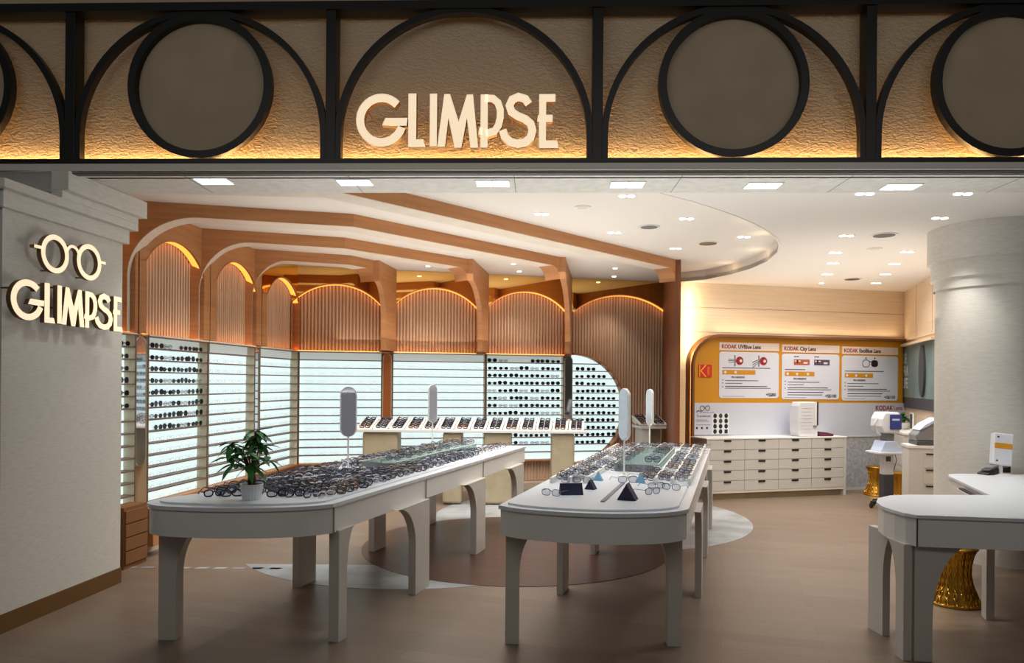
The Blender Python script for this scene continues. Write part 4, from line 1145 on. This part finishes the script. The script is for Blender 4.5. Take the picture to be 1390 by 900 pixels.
# red square emblem
a, za = mwc(948, 512, BD); c, zb = mwc(966, 495, BD)
em = thing('wall_emblem', 'red square film emblem with yellow strokes at the left of the ochre board', 'emblem', on_wc(a, za, BD), WC.deg)
s = c-a; Hh = zb-za
MB().box(0, s, -0.01, 0, 0, Hh).build('plate', M['red'], em, bevel=0.004)
for P in ([(0.12*s, 0.5*Hh), (0.20*s, 0.5*Hh), (0.60*s, 0.96*Hh), (0.48*s, 0.96*Hh)], [(0.12*s, 0.5*Hh), (0.20*s, 0.5*Hh), (0.60*s, 0.04*Hh), (0.48*s, 0.04*Hh)],
          [(0.04*s, 0.04*Hh), (0.09*s, 0.04*Hh), (0.09*s, 0.96*Hh), (0.04*s, 0.96*Hh)]):
    MB().prism(P, -0.0112, -0.01, 'y').build('stroke', M['yellow'], em)
text('KODAK', 0.045, M['yellow'], em, (0.80*s, -0.0115, 0.16*Hh), (PI/2, -PI/2, 0), squeeze=0.8).rotation_euler = (PI/2, -PI/2, 0)
# wording at the right of the splash panel
a, za = mwc(1188, 560, BD)
tx = thing('wall_lettering', 'small red and black brand lettering at the right end of the pale splash panel', 'lettering', on_wc(a, za+0.035, BD+0.005), WC.deg)
text('KODAK', 0.105, M['ink_red'], tx, (0, -0.001, 0), RX, bold=0.002, squeeze=0.85)
text('Lens', 0.105, M['ink_red'], tx, (0.33, -0.001, 0), RX, squeeze=0.85)
text('See the Colours of Life', 0.05, M['ink'], tx, (0, -0.001, -0.075), RX, squeeze=0.85)
# spectacles logo and script at the left of the splash panel, notice with swatches
a, za = mwc(953, 554, BD)
lg = thing('wall_logo', 'black line logo of round spectacles over slanted writing on the pale splash panel', 'logo', on_wc(a, za, BD+0.005), WC.deg)
b = MB()
for x in (0.0, 0.085): b.tube([(x+0.034*math.cos(2*PI*k/20), -0.002, 0.034*math.sin(2*PI*k/20)) for k in range(20)], 0.004, 4, closed=True)
b.tube([(0.034, -0.002, 0.005), (0.0425, -0.002, 0.012), (0.051, -0.002, 0.005)], 0.003, 4)
b.build('spectacles_outline', M['ink'], lg)
text('Glimpse', 0.105, M['ink'], lg, (-0.10, -0.001, -0.105), RX, squeeze=0.85, bold=0.001)
a, za = mwc(941.5, 590.5, BD); c, zc_ = mwc(990.5, 560, BD)
nt = thing('notice_card', 'grey and white notice with a grid of twelve round dark lens swatches', 'notice', on_wc(a, za, BD+0.006), WC.deg)
W = c-a; H = zc_-za
MB().box(0, W, -0.008, 0, 0, H).build('card', M['lilac'], nt)
MB().box(0.49*W, 0.97*W, -0.010, -0.008, 0.03*H, 0.96*H).build('white_field', M['pot'], nt)
for r in range(4):
    for q in range(3):
        x, z = (0.575+0.155*q)*W, (0.855-0.235*r)*H
        if r == 3 and q == 2: MB().box(x-0.026, x+0.026, -0.0115, -0.010, z-0.028, z+0.028).build('swatch', M['ink'], nt)
        else:
            o = MB().prism([(x+0.029*math.cos(2*PI*k/16), z+0.034*math.sin(2*PI*k/16)) for k in range(16)], -0.0115, -0.010, 'y').build('swatch', M['darkgrey'] if q == 1 and r < 2 else M['ink'], nt)
text('Transitions', 0.05, M['ink'], nt, (0.06*W, -0.0088, 0.80*H), RX)
for f, w_ in ((0.66, 0.3), (0.60, 0.36), (0.44, 0.4)): MB().box(0.05*W, (0.05+w_)*W, -0.0088, -0.008, f*H, f*H+0.007).build('print', M['ink_grey'], nt)
for q in range(3): MB().box((0.05+0.14*q)*W, (0.10+0.14*q)*W, -0.0088, -0.008, 0.26*H, 0.36*H).build('print', M['ink'], nt)

# ------------------------------------------------------------------ drawer cabinet
A = at_z(959, 679, 0); B_ = at_z(1148, 671.5, 0)
cd = (B_-A).xy; CL = cd.length; cang = math.degrees(math.atan2(cd.y, cd.x))
cb_ = thing('drawer_cabinet', 'long low white cabinet with twenty drawers under the ochre board', 'cabinet', (A.x, A.y, 0), cang)
CHT = 0.85
MB().box(0, CL, 0.02, 0.42, 0.11, CHT-0.02).build('body', M['drawer'], cb_)
MB().box(-0.01, CL+0.01, -0.01, 0.44, CHT-0.02, CHT).build('worktop', M['white'], cb_, bevel=0.003)
for x in (0, CL-0.045): MB().box(x, x+0.045, -0.004, 0.42, 0, CHT-0.02).build('side_panel', M['drawer'], cb_)
MB().box(0.045, CL-0.045, -0.002, 0.02, 0.085, 0.115).build('bottom_rail', M['cream'], cb_)
MB().box(0.045, CL-0.045, 0.06, 0.08, 0, 0.085).build('plinth', M['tan'], cb_)
dw = (CL-0.09)/4; dh = (CHT-0.02-0.115)/5
dm = MB().box(0.003, dw-0.003, -0.004, 0.018, 0.003, dh-0.003).mesh('drawer', M['drawer'])
hm = MB().box(dw/2-0.055, dw/2+0.055, -0.012, -0.004, dh-0.032, dh-0.006).mesh('handle', M['blackp'])
for i in range(4):
    for j in range(5):
        d = bpy.data.objects.new('drawer', dm); COL.objects.link(d); d.parent = cb_; d.location = (0.045+i*dw, 0, 0.115+j*dh)
        h = bpy.data.objects.new('handle', hm); COL.objects.link(h); h.parent = d
# things on the cabinet
def on_cab(px, py, y=0.2):
    fr = Frame(A.x, A.y, cang); t = fr.hit(px, HOR, -y)[0]; q = fr.w(t, -y, CHT); return (q.x, q.y, CHT)
cc = on_cab(1091, 590, 0.16)
cf = thing('dispenser', 'white ribbed upright box with a rounded side and black strip on the drawer cabinet', 'dispenser', cc, cang)
w_ = 0.34
prof = [(-w_/2+0.03, 0), (w_/2, 0), (w_/2, 0.5), (-w_/2+0.05, 0.5)] + [(-w_/2+0.02, 0.44), (-w_/2, 0.25), (-w_/2+0.01, 0.06)]
MB().prism(prof, -0.1, 0.1, 'y').build('body', M['instrument'], cf, bevel=0.012)
for k in range(8): MB().box(-w_/2+0.07, w_/2-0.10, -0.103, -0.1, 0.06+k*0.05, 0.064+k*0.05).build('rib', M['trimgrey'], cf)
MB().box(w_/2-0.06, w_/2-0.025, -0.108, -0.1, 0.16, 0.5).build('white_strip', M['white'], cf)
MB().box(w_/2-0.025, w_/2+0.004, -0.104, 0.02, 0.16, 0.5).build('black_strip', M['blackp'], cf)
MB().box(w_/2-0.08, w_/2-0.03, -0.115, -0.1, 0.14, 0.16).build('catch', M['grey'], cf)
cc = on_cab(1118, 590, 0.14)
o = MB().prism([(-0.12, 0), (0.12, 0), (0.13, 0.03), (0.02, 0.055), (-0.12, 0.07)], -0.07, 0.07, 'y').build('pouch', M['plum'], bevel=0.006)
o.location = cc; o.rotation_euler = (0, 0, math.radians(cang)); tag(o, 'plum coloured pouch lying beside the ribbed white box', 'pouch')

# ------------------------------------------------------------------ right corner: counters, instruments, stools
def cab(name, label, fr, t0, t1, depth, h, ndr, d0=0.0):
    root = thing(name, label, 'counter', tuple(fr.w(t0, d0, 0)), fr.deg)
    L = t1-t0
    MB().box(0, L, -depth, 0, 0.06, h-0.03).build('body', M['drawer'], root)
    MB().box(0.02, L-0.02, -depth+0.04, 0, 0, 0.06).build('plinth', M['darkgrey'], root)
    MB().box(-0.015, L+0.015, -depth-0.015, 0, h-0.03, h).build('worktop', M['white'], root, bevel=0.003)
    for k in range(ndr):
        dh_ = (h-0.12)/ndr
        d = MB().box(0.01, L-0.01, -depth-0.012, -depth, 0.07+k*dh_, 0.07+(k+1)*dh_-0.008).build('drawer', M['drawer'], root)
        MB().box(L*0.3, L*0.6, -depth-0.02, -depth-0.012, 0.07+(k+1)*dh_-0.04, 0.07+(k+1)*dh_-0.02).build('handle', M['blackp'], d)
    return root
cab('side_counter', 'white counter against the right side wall, carrying the small green plant', WS, 0.12, 1.75, 0.30, 0.95, 2)
k2 = thing('instrument_cabinet', 'white drawer cabinet beside the round column, carrying a grey instrument', 'cabinet', (4.72, 8.75, 0), -16.7)
MB().box(0, 0.48, 0, 0.36, 0.05, 0.86).build('body', M['drawer'], k2)
MB().box(-0.01, 0.49, -0.01, 0.37, 0.86, 0.89).build('worktop', M['white'], k2)
for k in range(4):
    d = MB().box(0.16, 0.47, -0.012, 0, 0.06+k*0.19, 0.24+k*0.19).build('drawer', M['drawer'], k2)
    MB().box(0.18, 0.28, -0.02, -0.012, 0.215+k*0.19, 0.232+k*0.19).build('handle', M['blackp'], d)
im = thing('lens_instrument', 'grey and blue domed optical instrument on the cabinet beside the column', 'instrument', (5.02, 8.86, 0.89), -12)
MB().box(-0.18, 0.2, -0.16, 0.16, 0, 0.05).build('base', M['darkgrey'], im, bevel=0.01)
MB().prism([(-0.18, 0.05), (0.2, 0.05), (0.2, 0.30), (0.05, 0.31), (-0.10, 0.22), (-0.19, 0.12)], -0.14, 0.14, 'y').build('housing', M['grey'], im, bevel=0.015)
MB().prism([(-0.15, 0.18), (-0.08, 0.25), (0.05, 0.325), (0.2, 0.315), (0.2, 0.30), (0.05, 0.30), (-0.07, 0.22)], -0.15, 0.15, 'y').build('cover', M['instrument_blue'], im)
q = WS.w(0.82, 0.17, 0.95)
pb2 = thing('potted_plant', 'small bushy green plant in a white bowl on the far right counter', 'plant', tuple(q))
MB().lathe([(0.07, 0), (0.12, 0.07), (0.125, 0.10), (0.11, 0.10), (0.10, 0.08)], 20).build('pot', M['pot'], pb2, smooth=True)
rnd = random.Random(9)
LS = leaf_mesh(0.11, 0.028, 0.5).mesh('leaf', M['leaf'])
for k in range(34):
    o = bpy.data.objects.new('leaf', LS); COL.objects.link(o); o.parent = pb2
    a = rnd.uniform(0, 2*PI); R = rnd.uniform(0, 0.09); o.location = (R*math.cos(a), R*math.sin(a), 0.09+rnd.uniform(0, 0.10))
    o.rotation_euler = (rnd.uniform(-0.4, 0.4), rnd.uniform(-1.0, 0.1), a+rnd.uniform(-0.6, 0.6)); 
MB().tube([(0, 0, 0.08), (0.01, 0, 0.2)], 0.012, 6).build('stem', M['leaf'], pb2)
# framed teal print on the side wall
pr_ = thing('wall_print', 'frosted teal glass panel with pale blocky lettering on the right side wall', 'sign', tuple(WS.w(0.02, 0.0)), WS.deg)
MB().box(0.0, 2.2, -0.03, 0, 1.42, 2.20).build('panel', M['teal'], pr_)
MB().box(-0.0, 2.25, -0.09, 0, 2.20, 2.235).build('top_ledge', M['cream_laminate'], pr_)
MB().box(0.0, 2.2, -0.028, 0, 1.26, 1.42).build('lower_band', M['darkgrey'], pr_)
for k, s in enumerate(('DE', 'FRA', 'LIFE')):
    text(s, 0.22, M['teal_text'], pr_, (0.12, -0.033, 1.94-0.19*k), RX, bold=0.004)
MB().prism([(1.52+0.16*math.cos(2*PI*k/24), 1.80+0.36*math.sin(2*PI*k/24)) for k in range(24)], -0.06, -0.03, 'y').build('oval_mirror', M['darkgrey'], pr_)
t = thing('table_mirror', 'small dark rectangular mirror standing on the far right counter', 'mirror', tuple(WS.w(1.3, 0.12, 0.95)), WS.deg)
MB().box(-0.09, 0.09, -0.01, 0.01, 0.02, 0.26).build('mirror_frame', M['white'], t, bevel=0.004); MB().box(-0.075, 0.075, -0.012, -0.01, 0.035, 0.245).build('mirror_glass', M['darkgrey'], t)
MB().box(-0.06, 0.06, -0.05, 0.05, 0, 0.02).build('base', M['white'], t)
# eye test machine on a wheeled column
ar = thing('eye_test_machine', 'white eye test machine with dark blue screen on a wheeled grey pillar table', 'machine', (4.90, 9.62, 0), 6); ar.scale = (0.78, 0.78, 0.955)
for a in (30, 110, 180, 250, 325):
    ra_ = math.radians(a); e = MB(); e.tube([(0, 0, 0.09), (0.27*math.cos(ra_), 0.24*math.sin(ra_), 0.075)], [0.035, 0.022], 8)
    l = e.build('base_leg', M['blackp'], ar, smooth=True)
    MB().tube([(0.27*math.cos(ra_)-0.012, 0.24*math.sin(ra_), 0.035), (0.27*math.cos(ra_)+0.018, 0.24*math.sin(ra_), 0.035)], 0.035, 12).build('castor', M['blackp'], l)
MB().box(-0.09, 0.09, -0.07, 0.07, 0.08, 0.46).build('pillar', M['darkgrey'], ar, bevel=0.01)
MB().box(-0.085, 0.085, -0.065, 0.065, 0.46, 0.745).build('power_box', M['instrument'], ar, bevel=0.006)
MB().box(-0.055, 0.03, -0.067, -0.065, 0.64, 0.71).build('switch_panel', M['darkgrey'], ar)
MB().prism([(-0.24, -0.2), (0.24, -0.2), (0.26, -0.1), (0.26, 0.2), (-0.26, 0.2), (-0.26, -0.1)], 0.745, 0.775).build('tray', M['instrument'], ar, bevel=0.006)
MB().prism([(-0.20, 0.775), (0.20, 0.775), (0.17, 0.84), (0.12, 0.86), (0.09, 0.92), (-0.12, 0.92), (-0.16, 0.84)], -0.14, 0.16, 'y').build('machine_base', M['instrument_blue'], ar, bevel=0.012)
MB().box(-0.06, 0.08, -0.08, 0.1, 0.92, 1.06).build('neck', M['grey'], ar, bevel=0.01)
h = MB().prism([(-0.15, 1.03), (0.12, 1.02), (0.16, 1.10), (0.16, 1.25), (0.12, 1.31), (-0.12, 1.31), (-0.18, 1.22), (-0.19, 1.12)], -0.15, 0.18, 'y').build('head', M['instrument'], ar, bevel=0.02)
o = MB().box(-0.05, 0.15, -0.175, -0.15, 1.08, 1.28).build('screen', M['blue_screen'], h, bevel=0.008)
MB().box(-0.02, 0.11, -0.1765, -0.175, 1.20, 1.225).build('screen_text', M['instrument_blue'], ar)
MB().tube([(-0.19, -0.02, 1.24), (-0.25, -0.05, 1.14), (-0.20, -0.05, 1.03), (-0.14, -0.05, 1.0)], 0.014, 8).build('chin_rest_frame', M['instrument'], ar, smooth=True)
MB().tube([(0.12, -0.02, 0.77), (0.14, -0.06, 0.66), (0.09, -0.05, 0.50), (0.06, -0.06, 0.36)], 0.006, 6).build('cable', M['plum'], ar)

def stool(label, x, y, wave=True):
    root = thing('stool', label, 'stool', (x, y, 0), 0)
    prof = [(0.165, 0.0), (0.168, 0.02), (0.150, 0.06), (0.118, 0.14), (0.102, 0.22), (0.104, 0.29), (0.118, 0.36), (0.140, 0.41)]
    b = MB(); n = 18
    # woven openwork shell: wavy vertical ribs crossing each other
    for k in range(n):
        for sgn in (1, -1):
            pts = []
            for i in range(22):
                u = i/21; z = 0.41*u
                for (r0, z0), (r1, z1) in zip(prof, prof[1:]):
                    if z0 <= z <= z1+1e-9: r = r0+(r1-r0)*(z-z0)/(z1-z0)
                a = 2*PI*k/n + sgn*0.085*math.sin(u*PI*7+ (k % 2)*PI)
                pts.append((r*math.cos(a), r*math.sin(a), z))
            b.tube(pts, 0.0055, 4)
    stuff(b.build('woven_ribs', M['gold'], root, smooth=False))
    MB().lathe([(r*0.97, z) for r, z in prof], 28, caps=False).build('inner_shell', M['gold'], root, smooth=True)
    for r, z, rr_ in ((0.168, 0.01, 0.010), (0.140, 0.41, 0.010)):
        MB().tube([(r*math.cos(2*PI*k/32), r*math.sin(2*PI*k/32), z) for k in range(32)], rr_, 8, closed=True).build('rim_ring', M['gold'], root, smooth=True)
    MB().lathe([(0.135, 0.405), (0.14, 0.415), (0.12, 0.428)], 28).build('seat', M['gold'], root, smooth=True)
    return root
st = stool('hourglass gold lattice stool under the L-shaped desk', 3.27, 5.42)
dup(st, (5.33, 10.75, 0), (0, 0, 0.4), 'hourglass gold stool partly hidden left of the eye test machine pillar')
dup(st, (5.26, 10.05, 0), (0, 0, 0.9), 'hourglass gold stool right of the eye test machine pillar')

# ------------------------------------------------------------------ L-shaped desk
dk = thing('service_desk', 'white L-shaped desk with a rounded end and arched panel legs, at the front right', 'desk', (2.6, 4.5, 0))
O = Vector((2.6, 4.5))
out = [(2.33, 4.23), (2.95, 4.13), (4.6, 3.98), (6.0, 3.85), (6.0, 6.2), (3.78, 6.24), (3.68, 6.2), (3.62, 6.1), (3.27, 5.03), (2.72, 5.02), (2.56, 4.98), (2.42, 4.86), (2.33, 4.70), (2.285, 4.54), (2.28, 4.40), (2.295, 4.30)]
o2 = [(x-O.x, y-O.y) for x, y in out]
MB().prism(o2, TH-0.022, TH).build('desktop', M['desk_white'], dk, bevel=0.003)
cx_, cy_ = 1.0, 0.6
ap = []
for i, (x, y) in enumerate(o2):
    pv, nx = Vector(o2[i-1]), Vector(o2[(i+1) % len(o2)]); c_ = Vector((x, y))
    a_ = (c_-pv).normalized(); b_ = (nx-c_).normalized(); n_ = (Vector((-a_.y, a_.x))+Vector((-b_.y, b_.x))).normalized()
    ap.append(tuple(c_+n_*0.012))
MB().prism(ap, TH-0.185, TH-0.022).build('apron', M['white'], dk, bevel=0.002)
MB().box(2.335-O.x, 2.341-O.x, 4.235-O.y, 4.243-O.y, TH-0.183, TH-0.022).build('seam', M['darkgrey'], dk)
# open drawer in the back wing
p1, p2 = Vector((3.30, 5.12))-O, Vector((3.50, 5.72))-O
dd = (p2-p1).normalized(); nn = Vector((-dd.y, dd.x))
b = MB(); L = (p2-p1).length; b.box(0, L, 0, 0.035, 0.735, 0.80)
b.xf(Matrix.Translation((p1.x, p1.y, 0)) @ Matrix.Rotation(math.atan2(dd.y, dd.x), 4, 'Z')); dr = b.build('drawer', M['white'], dk)
b = MB(); b.box(0.05, L-0.03, 0.003, 0.03, 0.80, 0.812); b.xf(Matrix.Translation((p1.x, p1.y, 0)) @ Matrix.Rotation(math.atan2(dd.y, dd.x), 4, 'Z')); b.build('drawer_slot', M['blackp'], dr)
for l in [(2.335, 4.28, (0, 1), 0.09, 0.12, 0.30, 0.05), (2.345, 4.27, (1, -0.1), 0.10, 0.22, 0.42, 0.06), (2.36, 4.86, (0.1, -1), 0.16, 0.12, 0.30, 0.05),
          (3.30, 5.02, (0.3, 1), 0.10, 0.2, 0.3, 0.05), (3.72, 6.1, (1, 0), 0.10, 0.2, 0.3, 0.05), (4.6, 4.1, (1, 0), 0.1, 0.2, 0.3, 0.05)]:
    leg(dk, *l, M['leg_white'], z1=TH-0.18, org=(O.x, O.y))
# card terminal and display stand on the desk
pt_ = at_z(1358, 644, TH)
ps = thing('price_display', 'tilted white upright device with an orange label on a stem, on the desk', 'device', (pt_.x, pt_.y, TH), -14)
MB().lathe([(0.09, 0), (0.09, 0.004), (0.02, 0.010), (0.012, 0.03)], 24).build('base', M['white'], ps, smooth=True)
MB().box(-0.012, 0.012, -0.012, 0.012, 0.0, 0.09).build('stem', M['white'], ps)
b = MB().box(-0.075, 0.075, -0.04, 0.04, 0.0, 0.27); b.xf(Matrix.Translation((-0.0, 0, 0.075)) @ Matrix.Rotation(0.10, 4, 'Y') @ Matrix.Rotation(-0.16, 4, 'X')); b.build('body', M['instrument'], ps, bevel=0.010)
b = MB().box(-0.066, 0.066, -0.043, -0.04, 0.14, 0.185); b.xf(Matrix.Translation((0, 0, 0.075)) @ Matrix.Rotation(0.10, 4, 'Y') @ Matrix.Rotation(-0.16, 4, 'X')); lb = b.build('orange_label', M['ochre'], ps)
for z in (0.03, 0.23):
    b = MB().box(-0.05, -0.035, -0.0415, -0.04, z, z+0.012); b.xf(Matrix.Translation((0, 0, 0.075)) @ Matrix.Rotation(0.10, 4, 'Y') @ Matrix.Rotation(-0.16, 4, 'X')); b.build('button', M['blackp'], ps)
for nm, px, lab, rz in (('card_terminal', 1341, 'black card payment terminal lying left of the white device on the desk', 25), ('card_terminal', 1369, 'small black box behind the white device on the desk', -10)):
    q = at_z(px, 644 if px < 1350 else 643, TH)
    t = thing(nm, lab, 'terminal', (q.x, q.y+(0.0 if px < 1350 else 0.12), TH), rz)
    MB().prism([(-0.07, 0), (0.07, 0), (0.07, 0.055), (-0.05, 0.02), (-0.07, 0.012)], -0.05, 0.05, 'y').build('body', M['blackp'], t, bevel=0.006)
    MB().box(-0.03, 0.04, -0.035, 0.035, 0.045, 0.0475).build('keypad', M['darkgrey'], t).rotation_euler = (0, -0.28, 0)

# ------------------------------------------------------------------ downlights, vents
def downlight(px, py, z, label, group, twin=True, w=26):
    c = at_z(px, py, z)
    t = thing('downlight', label, 'light', (c.x, c.y, z), 0, group)
    xs = (-0.038, 0.038) if twin else (0.0,)
    MB().box(-0.075 if twin else -0.04, 0.075 if twin else 0.04, -0.036, 0.036, -0.004, 0).build('frame', M['white'], t)
    for x in xs:
        MB().lathe([(0.029, -0.009), (0.029, -0.002)], 16, c=(x, 0)).build('lamp', M['led_white'], t)
    spot_light('downlight_beam', (c.x, c.y, z-0.02), w if twin else 30, NEUTRAL, 88, 0.6, 0.05)
gA = 'twin downlights in the raised ceiling over the middle table'
for px, py in ((735, 290), (834, 315.5), (932, 296.5), (917, 337), (1010, 321), (851, 265.5)):
    k = sorted((735, 834, 932, 917, 1010, 851)).index(px)
    downlight(px, py, ZR, 'small twin downlight, %s from the left in the raised ceiling right of the outermost beam' % nth(k+1), gA)
gB = 'twin downlights in the flat ceiling on the right'
for px, py in ((1174, 262.5), (1307, 262.5), (1276, 295.5), (1149, 319.5), (1134, 342.5), (1131, 357), (1123, 372), (1231, 341.5), (1214, 358), (1202, 372), (1189, 384)):
    L_ = [1149, 1134, 1131, 1123]; R_ = [1231, 1214, 1202, 1189]
    lab = ('twin downlight, %s from the front in the left row of the flat ceiling' % nth(L_.index(px)+1) if px in L_ else
           'twin downlight, %s from the front in the right row of the flat ceiling' % nth(R_.index(px)+1) if px in R_ else
           {1174: 'twin downlight at the soffit edge, the left of two', 1307: 'twin downlight at the soffit edge above the round column', 1276: 'twin downlight just left of the round column head'}[px])
    downlight(px, py, ZL, lab, gB, w=60 if px in (1276, 1307) else 26)
downlight(1115, 384, ZL, 'single small downlight nearest the wall over the ochre board', None, twin=False)
downlight(291, 258.5, ZR, 'twin downlight high on the left, close to the soffit edge', None)
gC = 'single downlights between the wooden beams'
for px, py in ((581, 361), (594, 371), (697, 358), (705, 368), (835, 364), (833.5, 375)):
    lab = {581: 'left of two between the second and third beams', 594: 'right of two between the second and third beams', 697: 'nearer of the middle pair between the beams', 705: 'farther of the middle pair between the beams',
           835: 'nearer of two behind the outermost beam', 833.5: 'farther of two behind the outermost beam'}[px]
    downlight(px, py, ZR, 'single small downlight, ' + lab, gC, twin=False)
# downlights further back over the left table, hidden in the picture by the soffit and beams
for x, y in ((-2.6, 6.2), (-1.6, 5.9), (-2.75, 7.5), (-2.5, 8.7)):
    spot_light('downlight_beam', (x, y, 3.1), 22, NEUTRAL, 95, 0.6, 0.05)
def vent(px, py, z, label, r, m):
    c = at_z(px, py, z)
    t = thing('ceiling_vent', label, 'vent', (c.x, c.y, z))
    MB().lathe([(r+0.025, -0.008), (r+0.025, 0)], 28).build('flange', M['white'], t)
    MB().lathe([(r, -0.0105), (r, -0.007)], 28).build('grille', m, t)
vent(881, 307.5, ZR, 'grey round vent in the raised ceiling', 0.085, M['grey'])
vent(961, 330, ZR, 'black round opening in the raised ceiling near the curved edge', 0.10, M['blackp'])
vent(1200, 318.8, ZL, 'black round opening in the flat ceiling left of the column', 0.10, M['blackp'])
vent(1157, 378.5, ZL, 'black round opening in the flat ceiling near the back wall', 0.10, M['blackp'])
vent(1187, 337.3, ZL, 'small flat beige ceiling disc between the downlights', 0.05, M['cream'])
vent(791, 281, ZR, 'pale round ceiling disc in the raised ceiling', 0.05, M['cream'])
